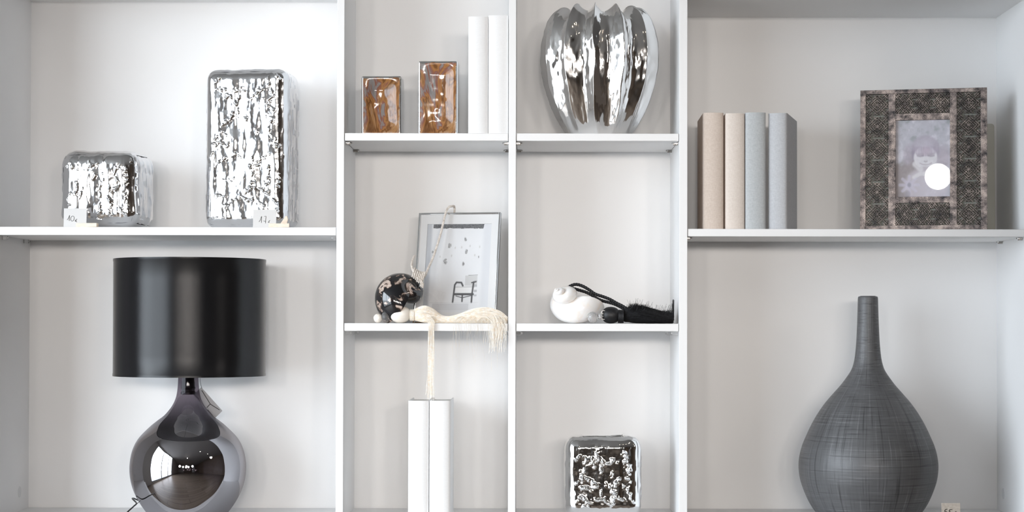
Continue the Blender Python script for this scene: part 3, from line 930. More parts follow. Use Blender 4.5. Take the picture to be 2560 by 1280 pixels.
# ================================================================== price cards and their clothes-pegs
def price_card(label, l, r, tpx, y, zb, strokes, mat, lean=0.06, rw=0.00048):
    s = SC(y)
    c = P((l + r) / 2, 640, y)
    w_ = (r - l) * s
    h_ = P((l + r) / 2, tpx, y).z - zb
    t = thing('price_card', label, 'price card', (c.x, y, zb), rot=(0, 0, 0))
    sh = lambda z: lean * z
    m = MB()
    v = [(-w_ / 2, 0, 0), (w_ / 2, 0, 0), (w_ / 2, sh(h_), h_), (-w_ / 2, sh(h_), h_)]
    v += [(a, b + 0.0006, z) for a, b, z in v]
    m.add(v, [(0, 1, 2, 3), (7, 6, 5, 4), (1, 0, 4, 5), (2, 1, 5, 6), (3, 2, 6, 7), (0, 3, 7, 4)])
    m.build('card', mat, t)
    k = MB()
    for st in strokes:
        pts = []
        for px, py in st:
            p = P(px, py, y)
            z = p.z - zb
            pts.append((p.x - c.x, sh(z) - 0.0003, z))
        k.tube(spline(pts, 5) if len(pts) > 2 else pts, rw, 6)
    k.build('handwriting', M['ink'], t)
def oval(cx, cy, a, b, n=12, tilt=0.0):
    return [(cx + a * math.cos(2 * math.pi * i / n) + tilt * b * math.sin(2 * math.pi * i / n), cy - b * math.sin(2 * math.pi * i / n)) for i in range(n + 1)]
# strokes read off the cards
s10 = [[(167.5, 549.5), (171, 545), (173.5, 538), (173, 545), (172.5, 552)], oval(180.8, 546.3, 4.4, 6.3, tilt=0.12),
       [(192.5, 547.5), (190, 549), (188.8, 551.8), (190, 554), (192, 555)], [(186.8, 551), (191, 551.5)], [(187.2, 553), (190.5, 553.3)]]
s17 = [[(647, 554), (650, 551), (653.5, 541), (653.4, 550), (653.2, 557)], [(660.5, 541.3), (664.8, 540.8), (664, 548), (663.4, 558)], [(658.5, 552), (664.5, 554)],
       [(675, 551.2), (672.6, 552), (671.8, 557)], [(669.3, 555.3), (673.4, 555)]]
s55 = [[(2368.5, 1273), (2363.5, 1274.5), (2361.8, 1278.5), (2366.5, 1279.5), (2367, 1285), (2362, 1288)], [(2380.5, 1274), (2374.5, 1274.6), (2374, 1279.5), (2378.5, 1281), (2378.5, 1286), (2373.5, 1288)],
       [(2391, 1279), (2387.5, 1281), (2387, 1286), (2390.5, 1288)], [(2385.5, 1283), (2389.5, 1283)]]
price_card('white price card handwritten 10 euro at the small silver vase', 158.5, 215.5, 521, 0.016, Z_LEFT, s10, M['paper'])
price_card('white price card handwritten 17 euro at the tall silver vase', 632, 690, 524, 0.016, Z_LEFT, s17, M['paper'])
price_card('kraft brown price card handwritten 55 beside the grey bottle vase', 2353, 2400, 1258, 0.010, Z_BASE, s55, M['kraft'], rw=0.0008)

def peg(label, l, r, y, zb, open_=0.0, group='wooden pegs holding the price cards'):
    s = SC(y)
    a, b = P(l, 640, y).x, P(r, 640, y).x
    t = thing('clothes_peg', label, 'clothes peg', ((a + b) / 2, y, zb))
    L = b - a
    h = 0.0098
    front = [(-L / 2, -0.0015), (L / 2, -0.0105), (L / 2, -0.0055), (L * 0.05, -0.0004), (-L / 2, -0.0002)]
    fr = MB(); fr.prism_z(front[::1], 0.0, h); fr.build('prong', M['pinwood'], t, bevel=0.0006)
    if open_:
        # rear half swung upwards
        pz = [(-L * 0.05, 0.0), (L * 0.30, 0.0), (L * 0.40, 0.020), (L * 0.36, 0.029), (L * 0.28, 0.029), (L * 0.02, 0.009)]
        MB().prism(pz, 0.0075, 0.0125).build('prong', M['pinwood'], t, bevel=0.0008)
    else:
        back = [(-L / 2, 0.0010), (-L / 2, 0.0022), (L * 0.05, 0.0018), (L / 2, 0.0125), (L / 2, 0.0075), (L * 0.05, 0.0012)]
        MB().prism_z([(p[0], p[1]) for p in [(-L / 2, 0.0012), (L * 0.05, 0.0014), (L / 2, 0.0070), (L / 2, 0.0118), (-L / 2, 0.0030)]], 0.0, h).build('prong', M['pinwood'], t, bevel=0.0006)
    sp = MB()
    pts = [(-L * 0.20 + 0.0030 * math.cos(u) * 0.35, 0.0026 + 0.0052 * math.sin(u), 0.0012 + 0.0075 * u / (6 * math.pi)) for u in np.linspace(0, 6 * math.pi, 60)]
    sp.tube(pts, 0.00045, 6)
    sp.build('spring', M['pin_metal'], t)
peg('closed wooden peg holding the card at the small squat vase', 189.5, 243.5, 0.010, Z_LEFT)
peg('wooden peg with one raised prong holding the card at the tall vase', 671.5, 724, 0.010, Z_LEFT, open_=1.0)

# ================================================================== printed sheets
def printed(name, w, h, fn, parent, y, res=0.0010, mat=None):
    nx, nz = int(w / res), int(h / res)
    U, Vv = np.meshgrid(np.linspace(0, 1, nx + 1), np.linspace(0, 1, nz + 1))
    V = np.stack([(U - 0.5) * w, np.full(U.shape, y), Vv * h], -1)
    mb = MB(); mb.grid(V)
    # a thin back so that the sheet has thickness
    o = len(mb.v)
    mb.add([(-w / 2, y + 0.0006, 0), (w / 2, y + 0.0006, 0), (w / 2, y + 0.0006, h), (-w / 2, y + 0.0006, h)], [(3, 2, 1, 0)])
    ob = mb.build(name, mat or M['print'], parent)
    C = fn(U, 1 - Vv)                     # (u right, v down) -> rgb linear
    C = np.concatenate([C.reshape(-1, 3), np.full((4, 3), 0.6)])
    ca = ob.data.color_attributes.new('print', 'FLOAT_COLOR', 'POINT')
    ca.data.foreach_set('color', np.concatenate([C, np.ones((len(C), 1))], 1).ravel())
    return ob
def lin(r, g, b):
    return np.array([((c / 255) / 12.92 if c <= 10 else ((c / 255 + 0.055) / 1.055) ** 2.4) for c in (r, g, b)])
def blend(C, c, a):
    a = a[..., None]
    return C * (1 - a) + np.asarray(c) * a
def ell(u, v, cx, cy, rx, ry, soft=0.15):
    d = np.hypot((u - cx) / rx, (v - cy) / ry)
    return 1 - sstep(1 - soft, 1 + soft, d)
def line(u, v, pts, wd, asp, soft=0.5):
    return 1 - sstep(wd * (1 - soft), wd * (1 + soft), seg_dist(u, v * asp, [(a, b * asp) for a, b in pts]))

def child_print(u, v):
    n1 = fbm(u * 6, v * 8, 0.4, 4); n2 = fbm(u * 18, v * 24, 2.4, 3)
    C = np.ones(u.shape + (3,)) * lin(196, 196, 206)
    C = blend(C, lin(168, 172, 178), sstep(0.0, 0.9, n1) * (1 - sstep(0.2, 0.42, v)))
    C = blend(C, lin(222, 220, 230), sstep(0.1, 0.8, -n1))
    C = blend(C, lin(160, 150, 150), sstep(0.45, 0.62, v + 0.1 * n1) * (1 - sstep(0.35, 0.65, u - 0.15 * n2)) * 0.85)
    C = blend(C, lin(184, 172, 184), ell(u, v, 0.88, 0.50, 0.14, 0.16, 0.5) * 0.6)
    C = blend(C, lin(176, 164, 178), ell(u, v, 0.23, 0.45, 0.09, 0.13, 0.4) * 0.5)
    # shoulders and dress
    C = blend(C, lin(214, 208, 218), ell(u, v, 0.56, 0.86, 0.40, 0.24, 0.15) * 0.75)
    # hair, face, fringe
    C = blend(C, lin(176, 168, 184), ell(u, v, 0.55, 0.385, 0.27, 0.185, 0.12) * 0.75)
    C = blend(C, lin(150, 142, 160), ell(u, v, 0.33, 0.45, 0.035, 0.10, 0.5) * 0.5)
    C = blend(C, lin(226, 224, 230), ell(u, v, 0.55, 0.485, 0.215, 0.150, 0.08))
    C = blend(C, lin(200, 196, 208), ell(u, v, 0.52, 0.32, 0.17, 0.08, 0.6) * 0.8)
    fr = ell(u, v, 0.545, 0.385, 0.225, 0.085, 0.12) * sstep(0.325, 0.36, v)
    C = blend(C, lin(178, 166, 186), fr * (0.55 + 0.25 * vnoise(u * 70, v * 6, 3.0)))
    C = blend(C, lin(206, 190, 206), ell(u, v, 0.56, 0.40, 0.07, 0.05, 0.7) * 0.5)
    for ex in (0.455, 0.655):
        C = blend(C, lin(150, 140, 158), line(u, v, [(ex - 0.05, 0.462), (ex, 0.470), (ex + 0.05, 0.463)], 0.016, 1.4, 0.9) * 0.6)
        C = blend(C, lin(180, 170, 184), line(u, v, [(ex - 0.06, 0.445), (ex + 0.05, 0.442)], 0.018, 1.4, 0.9) * 0.5)
    C = blend(C, lin(176, 166, 178), line(u, v, [(0.53, 0.535), (0.55, 0.541), (0.58, 0.535)], 0.012, 1.4, 0.9) * 0.6)
    C = blend(C, lin(172, 158, 172), line(u, v, [(0.45, 0.560), (0.50, 0.576), (0.56, 0.581), (0.62, 0.574), (0.66, 0.558)], 0.011, 1.4, 0.9) * 0.45)
    C = blend(C, lin(196, 186, 196), ell(u, v, 0.55, 0.625, 0.13, 0.022, 0.6) * 0.6)
    # hand below the chin, flowers in the corner
    C = blend(C, lin(230, 228, 232), line(u, v, [(0.36, 0.57), (0.42, 0.61), (0.46, 0.64)], 0.05, 1.4) * 0.8)
    C = blend(C, lin(232, 230, 234), line(u, v, [(0.34, 0.74), (0.44, 0.70), (0.60, 0.69)], 0.035, 1.4) * 0.8)
    for a in np.linspace(0, 2 * math.pi, 9)[:-1]:
        C = blend(C, lin(212, 208, 224), line(u, v, [(0.25, 0.84), (0.25 + 0.17 * math.cos(a), 0.84 + 0.11 * math.sin(a))], 0.028, 1.4) * 0.6)
    C = blend(C, lin(150, 146, 160), ell(u, v, 0.25, 0.84, 0.035, 0.03, 0.5) * 0.7)
    C = blend(C, lin(165, 160, 170), ell(u, v, 0.22, 0.96, 0.05, 0.05, 0.4) * 0.7)
    C = C * (1 + 0.05 * n2[..., None])
    return np.clip(C, 0, 1)

def room_print(u, v):
    C = np.ones(u.shape + (3,)) * lin(226, 227, 229)
    C = blend(C, lin(176, 180, 186), (1 - sstep(0.05, 0.10, u)) * 0.75)
    C = blend(C, lin(208, 210, 214), sstep(0.84, 0.92, u) * 0.7)
    C = C * (1 + 0.015 * fbm(u * 5, v * 5, 1.0, 3)[..., None])
    asp = 1.33
    d = lin(58, 59, 62)
    C = blend(C, d, ((u > 0.09) & (u < 0.885 - 0.2 * (v - 0.0)) & (v < 0.048 + 0.006 * vnoise(u * 20, 0.3, 0)) & (v > 0.003)).astype(float) * (0.88 + 0.1 * vnoise(u * 60, v * 200, 0)))
    for cx, cy, r in ((0.60, 0.172, .019), (0.36, 0.245, .022), (0.625, 0.314, .022), (0.305, 0.425, .026), (0.585, 0.452, .020), (0.10, 0.316, .012), (0.82, 0.375, .012)):
        k = ell(u + 0.012 * vnoise(u * 60, v * 60, cx * 9), v, cx, cy, r, r * 1.25, 0.25)
        C = blend(C, lin(118, 116, 114), k * (0.65 + 0.35 * vnoise(u * 90, v * 90, 1)))
    for cx, cy in ((0.45, 0.27), (0.55, 0.265), (0.68, 0.25), (0.40, 0.36), (0.76, 0.355), (0.83, 0.26), (0.22, 0.37)):
        C = blend(C, lin(190, 188, 184), ell(u, v, cx, cy, .010, .014, 0.4) * 0.6)
    # armchair at the right edge
    C = blend(C, lin(206, 206, 206), ((u > 0.63) & (u < 0.82) & (v > 0.585) & (v < 0.70)).astype(float))
    C = blend(C, lin(150, 150, 150), line(u, v, [(0.68, 0.582), (0.82, 0.578)], 0.004, asp))
    C = blend(C, lin(236, 236, 236), ell(u, v, 0.64, 0.742, 0.16, 0.042, 0.15))
    C = blend(C, lin(150, 150, 152), line(u, v, [(0.49, 0.715), (0.78, 0.712)], 0.005, asp) * 0.7)
    C = blend(C, lin(176, 177, 180), ((u > 0.77) & (u < 0.82) & (v > 0.64) & (v < 0.82) & (np.sin(v * 110) > 0)).astype(float) * 0.8)
    for pts, wd in (([(0.455, 0.885), (0.475, 0.69), (0.50, 0.662), (0.575, 0.664), (0.60, 0.70)], .013), ([(0.745, 0.885), (0.748, 0.80), (0.765, 0.66)], .013), ([(0.475, 0.795), (0.76, 0.795)], .017),
                    ([(0.735, 0.665), (0.80, 0.655)], .010), ([(0.60, 0.80), (0.60, 0.875)], .012), ([(0.50, 0.815), (0.60, 0.835), (0.74, 0.81)], .006)):
        C = blend(C, lin(72, 72, 74), line(u, v, pts, wd, asp))
    C = blend(C, lin(200, 201, 203), line(u, v, [(0.10, 0.89), (0.85, 0.888)], 0.003, asp) * 0.6)
    C = blend(C, lin(204, 205, 208), ((u > 0.14) & (u < 0.70) & (v > 0.90) & (v < 0.975)).astype(float) * 0.8)
    C = blend(C, lin(216, 217, 220), ((u > 0.10) & (u < 0.76) & (v > 0.975)).astype(float) * 0.8)
    return np.clip(C, 0, 1)

# ================================================================== ornate frame
def ornate_frame():
    W, H, TH = 0.318, 0.365, 0.018
    yaw = math.radians(-13)
    yb = 0.085
    c = P(2308, 573, yb)
    lean = math.radians(3.5)
    t = thing('picture_frame', 'ornate champagne lattice frame holding a faded photo of a child', 'picture frame', (c.x, yb, Z_RIGHT), rot=(0, 0, 0))
    t.rotation_euler = (Matrix.Rotation(yaw, 3, 'Z') @ Matrix.Rotation(-lean, 3, 'X')).to_euler()
    u = lambda a: -W / 2 + a / 313.0 * W           # widths in picture pixels from the left edge
    v = lambda b: H - b / 350.0 * H                # and down from the top edge
    xs = dict(o0=0, l0=14, l1=70, w0=88, w1=222, r0=239, r1=297, o1=313)
    zs = dict(o0=0, t0=10, t1=60, w0=76, w1=266, b0=281, b1=336, o1=350)
    bars = MB()
    def bar(xa, xb, za, zb, y0_, y1_):
        bars.box(u(xa), u(xb), y0_, y1_, v(zb), v(za))
    bar(0, 14, 0, 350, 0, TH); bar(297, 313, 0, 350, 0, TH); bar(14, 297, 0, 10, 0, TH); bar(14, 297, 336, 350, 0, TH)
    bar(70, 88, 10, 336, 0.001, TH); bar(222, 239, 10, 336, 0.001, TH)
    bar(88, 222, 60, 76, 0.001, TH); bar(88, 222, 266, 281, 0.001, TH)
    bars.build('frame_border', M['aged'], t, bevel=0.0006)
    # pierced lattice
    lat = MB()
    def clip(a, b, R):
        (x0_, z0_), (x1_, z1_) = a, b
        dx, dz = x1_ - x0_, z1_ - z0_
        t0_, t1_ = 0.0, 1.0
        for p, q in ((-dx, x0_ - R[0]), (dx, R[1] - x0_), (-dz, z0_ - R[2]), (dz, R[3] - z0_)):
            if p == 0:
                if q < 0: return None
            else:
                r_ = q / p
                if p < 0: t0_ = max(t0_, r_)
                else: t1_ = min(t1_, r_)
        if t0_ >= t1_: return None
        return (x0_ + t0_ * dx, z0_ + t0_ * dz), (x0_ + t1_ * dx, z0_ + t1_ * dz)
    def strip(a, b, wd):
        dx, dz = b[0] - a[0], b[1] - a[1]
        L = math.hypot(dx, dz)
        if L < 0.0012: return
        ex, ez = dx / L * wd * 0.4, dz / L * wd * 0.4
        nx, nz = -dz / L * wd / 2, dx / L * wd / 2
        ax, az, bx, bz = a[0] - ex, a[1] - ez, b[0] + ex, b[1] + ez
        y0j = 0.0012 + random.uniform(-0.0004, 0.0008)
        lat.prism([(ax - nx, az - nz), (bx - nx, bz - nz), (bx + nx, bz + nz), (ax + nx, az + nz)], y0j, 0.0075)
    def lattice(R, cells):
        (nx, nz) = cells
        cw, ch = (R[1] - R[0]) / nx, (R[3] - R[2]) / nz
        for i in range(nx):
            for j in range(nz):
                cx, cz = R[0] + (i + 0.5) * cw, R[2] + (j + 0.5) * ch
                S = []
                for k in range(8):                                     # rosette
                    a = math.pi / 4 * k + math.pi / 8 * 0
                    S.append(((0.0, 0.0), (0.16 * math.cos(a), 0.16 * math.sin(a))))
                for rr in (0.22, 0.34, 0.46):                           # nested broken diamonds
                    for sx_, sz_ in ((1, 1), (1, -1), (-1, -1), (-1, 1)):
                        S.append(((rr * sx_, 0), (rr * sx_ * 0.55, rr * 0.45 * sz_)))
                        S.append(((0, rr * sz_), (rr * 0.45 * sx_, rr * 0.55 * sz_)))
                for sx_, sz_ in ((1, 1), (1, -1), (-1, -1), (-1, 1)):   # long diagonals and stepped corners
                    S.append(((0.12 * sx_, 0.12 * sz_), (0.5 * sx_, 0.5 * sz_)))
                    S.append(((0.5 * sx_, 0.26 * sz_), (0.30 * sx_, 0.46 * sz_)))
                    S.append(((0.36 * sx_, 0.24 * sz_), (0.50 * sx_, 0.38 * sz_)))
                    S.append(((0.24 * sx_, 0.36 * sz_), (0.38 * sx_, 0.50 * sz_)))
                    S.append(((0.34 * sx_, 0.06 * sz_), (0.46 * sx_, 0.16 * sz_)))
                    S.append(((0.06 * sx_, 0.34 * sz_), (0.16 * sx_, 0.46 * sz_)))
                for (a, b) in S:
                    q = clip((cx + a[0] * cw, cz + a[1] * ch), (cx + b[0] * cw, cz + b[1] * ch), R)
                    if q: strip(q[0], q[1], random.uniform(0.0014, 0.0021))
    zz = lambda a, b: (v(b), v(a))
    lattice((u(14), u(70)) + zz(10, 336), (1, 6))
    lattice((u(239), u(297)) + zz(10, 336), (1, 6))
    lattice((u(88), u(222)) + zz(10, 60), (3, 1))
    lattice((u(88), u(222)) + zz(281, 336), (3, 1))
    lt = lat.build('lattice', M['aged_dark'], t)
    MB().box(u(3), u(310), 0.0105, 0.0165, v(347), v(3)).build('backing', M['backing'], t)
    wx0, wx1, wz0, wz1 = u(88), u(222), v(266), v(76)
    pw, phh = wx1 - wx0, wz1 - wz0
    ph = printed('photo', pw, phh, child_print, t, 0.0, 0.0008)
    ph.location = ((wx0 + wx1) / 2, 0.0098, wz0)
    MB().box(wx0, wx1, 0.0080, 0.0090, wz0, wz1).build('glass', M['glass'], t)
    # easel strut at the back
    st = MB()
    st.add([(-0.03, TH, H * 0.75), (0.03, TH, H * 0.75), (0.035, TH + 0.09, 0.012), (-0.035, TH + 0.09, 0.012)] + [(-0.03, TH + 0.003, H * 0.75), (0.03, TH + 0.003, H * 0.75), (0.035, TH + 0.093, 0.012), (-0.035, TH + 0.093, 0.012)],
           [(0, 1, 2, 3), (7, 6, 5, 4), (0, 4, 5, 1), (1, 5, 6, 2), (2, 6, 7, 3), (3, 7, 4, 0)])
    st.build('easel_strut', M['backing'], t)
ornate_frame()
# pale board standing behind the ornate frame
yb = 0.235
bb = P(2488, 308, yb)
tb = thing('backing_board', 'cream board with rounded corner standing half hidden behind the ornate frame', 'board', (bb.x - 0.09, yb, Z_RIGHT), rot=(math.radians(-2), 0, 0))
hB, wB, rr = bb.z - Z_RIGHT, 0.18, 0.008
poly = [(-wB / 2, 0), (wB / 2, 0)] + [(wB / 2 - rr + rr * math.cos(a), hB - rr + rr * math.sin(a)) for a in np.linspace(0, math.pi / 2, 7)] + [(-wB / 2 + rr - rr * math.sin(a), hB - rr + rr * math.cos(a)) for a in np.linspace(0, math.pi / 2, 7)]
MB().prism(poly, 0, 0.012).build('board', M['stand'], tb, bevel=0.001)

# ================================================================== silver frame with the armchair print
def silver_frame():
    W, H, TH = 0.2185, 0.296, 0.012
    yaw, lean = math.radians(-11), math.radians(13)
    yb = 0.105
    # lower edge stands on the shelf
    yb = 0.125
    c = P(1134, 800, yb)
    t = thing('picture_frame', 'thin silver frame with an armchair print leaning behind the dark shell', 'picture frame', (c.x, yb, Z_MID2))
    t.rotation_euler = (Matrix.Rotation(yaw, 3, 'Z') @ Matrix.Rotation(-lean, 3, 'X')).to_euler()
    b = 0.0052
    m = MB()
    for (a0, a1, c0, c1) in ((-W / 2, -W / 2 + b, 0, H), (W / 2 - b, W / 2, 0, H), (-W / 2 + b, W / 2 - b, 0, b), (-W / 2 + b, W / 2 - b, H - b, H)):
        m.box(a0, a1, 0, TH, c0, c1)
    m.build('frame_border', M['chrome'], t, bevel=0.0012)
    s = H / 292.0
    px0, px1, pz0, pz1 = -W / 2 + 0.0245, W / 2 - 0.0235, 0.030, H - 0.030
    mt = MB()
    for (a0, a1, c0, c1) in ((-W / 2 + b, px0, b, H - b), (px1, W / 2 - b, b, H - b), (px0, px1, b, pz0), (px0, px1, pz1, H - b)):
        mt.box(a0, a1, 0.0035, 0.0055, c0, c1)
    mt.build('mat', M['mat_board'], t)
    pr = printed('print', px1 - px0, pz1 - pz0, room_print, t, 0.0, 0.0008)
    pr.location = ((px0 + px1) / 2, 0.0056, pz0)
    MB().box(-W / 2 + b, W / 2 - b, 0.0020, 0.0030, b, H - b).build('glass', M['glass'], t)
    MB().box(-W / 2 + b, W / 2 - b, 0.0075, 0.0110, b, H - b).build('backing', M['backing'], t)
silver_frame()

# ================================================================== shells, ropes and tassels
def shell_mesh(S, turns=4.2, Wx=2.15, a=1.0, r=1.05, b=2.3, nt=260, nr=48, ell_=1.0, ridge=0.0, lip=True, mat=0):
    k = math.log(Wx) / (2 * math.pi)
    T = np.linspace(0, turns * 2 * math.pi, nt)
    s = S * np.exp(k * (T - T[-1]))
    V = np.zeros((nt, nr, 3))
    ph = np.linspace(0, 2 * np.pi, nr, endpoint=False)
    for i, (t, si) in enumerate(zip(T, s)):
        rr = r * (1 + ridge * np.cos(ph * 9))
        rad = a + rr * np.cos(ph); ax = -b + ell_ * rr * np.sin(ph)
        rad = np.maximum(rad, 0.02)
        V[i, :, 0] = si * rad * math.cos(t); V[i, :, 1] = si * rad * math.sin(t); V[i, :, 2] = si * ax
    mb = MB(); mb.grid(V, mat, close_u=True)
    if lip:   # inner lining turning back into the aperture
        L = []
        for q, sh in ((0, 1.0), (1, 0.97), (2, 0.92), (3, 0.86), (4, 0.8)):
            ring = V[-1 - q * 5] if q else V[-1]
            cen = ring.mean(0)
            L.append(cen + (ring - cen) * sh)
        Lr = np.array(L)
        mb.grid(Lr, 1, close_u=True)
        o = len(mb.v)
        mb.add([tuple(p) for p in Lr[-1]], [tuple(range(nr))], 1)
    return mb
def oriented(mb, axis_from, axis_to, roll):
    """turn the shell so that its apex (+z side, origin) sits at axis_from and it grows towards axis_to"""
    d = (Vector(axis_to) - Vector(axis_from)).normalized()
    q = Vector((0, 0, -1)).rotation_difference(d)
    Rm = q.to_matrix() @ Matrix.Rotation(roll, 3, 'Z')
    A = np.array(Rm)
    v = np.array(mb.v) @ A.T + np.array(axis_from)
    mb.v = [tuple(p) for p in v.tolist()]
    return mb
def rope(mb, path, R, r, pitch, strands=3, sides=7, n=None, step=0.0012):
    """twisted cord of several strands along a path"""
    pts = [Vector(p) for p in path]
    d = [0.0]
    for p, q in zip(pts[:-1], pts[1:]): d.append(d[-1] + (q - p).length)
    L = d[-1]; m = max(20, int(L / step))
    out, j = [], 0
    for i in range(m + 1):
        t = L * i / m
        while j < len(d) - 2 and d[j + 1] < t: j += 1
        f = (t - d[j]) / max(1e-9, d[j + 1] - d[j])
        out.append(pts[j].lerp(pts[j + 1], f))
    T = [(out[min(i + 1, m)] - out[max(i - 1, 0)]).normalized() for i in range(m + 1)]
    N = Vector((0.1, -1, 0.2)); fr = []
    for i in range(m + 1):
        N = (N - T[i] * N.dot(T[i])).normalized(); fr.append((N.copy(), T[i].cross(N)))
    for s in range(strands):
        P_ = []
        for i in range(m + 1):
            a = 2 * math.pi * (s / strands + (L * i / m) / pitch)
            P_.append(out[i] + fr[i][0] * (R * math.cos(a)) + fr[i][1] * (R * math.sin(a)))
        mb.tube(P_, r, sides)
    return mb
def faceted(mb, c, rx, rz, axis, seg=10, rings=5, mat=0):
    """cut bead: flat facets, long axis along `axis`"""
    q = Vector((0, 0, 1)).rotation_difference(Vector(axis).normalized())
    v, f = [], []
    for i in range(rings + 1):
        a = math.pi * (0.12 + 0.76 * i / rings)
        for k in range(seg):
            th = 2 * math.pi * (k + 0.5 * (i % 2)) / seg
            v.append(tuple(Vector(c) + q @ Vector((rx * math.sin(a) * math.cos(th), rx * math.sin(a) * math.sin(th), rz * math.cos(a)))))
    for i in range(rings):
        for k in range(seg):
            a, b = i * seg + k, i * seg + (k + 1) % seg
            c2, d2 = a + seg, b + seg
            if i % 2: f += [(a, c2, b), (b, c2, d2)] if False else [(a, c2, d2), (a, d2, b)]
            else: f += [(a, c2, b), (b, c2, d2)]
    f.append(tuple(range(seg)))
    f.append(tuple(range(rings * seg + seg - 1, rings * seg - 1, -1)))
    mb.add(v, f, mat)
    return mb
def fit_box(mb, xa, xb, za, zb, ymin):
    A = np.array(mb.v)
    lo, hi = A.min(0), A.max(0)
    k = (xb - xa) / (hi[0] - lo[0]); kz = (zb - za) / (hi[2] - lo[2])
    A[:, 0] = xa + (A[:, 0] - lo[0]) * k
    A[:, 2] = za + (A[:, 2] - lo[2]) * kz
    A[:, 1] = (A[:, 1] - lo[1]) * 0.5 * (k + kz) + ymin - 0.045
    mb.v = [tuple(p) for p in A.tolist()]
def rest_on(mb, z):
    zmin = min(p[2] for p in mb.v)
    mb.v = [(p[0], p[1], p[2] + z - zmin) for p in mb.v]

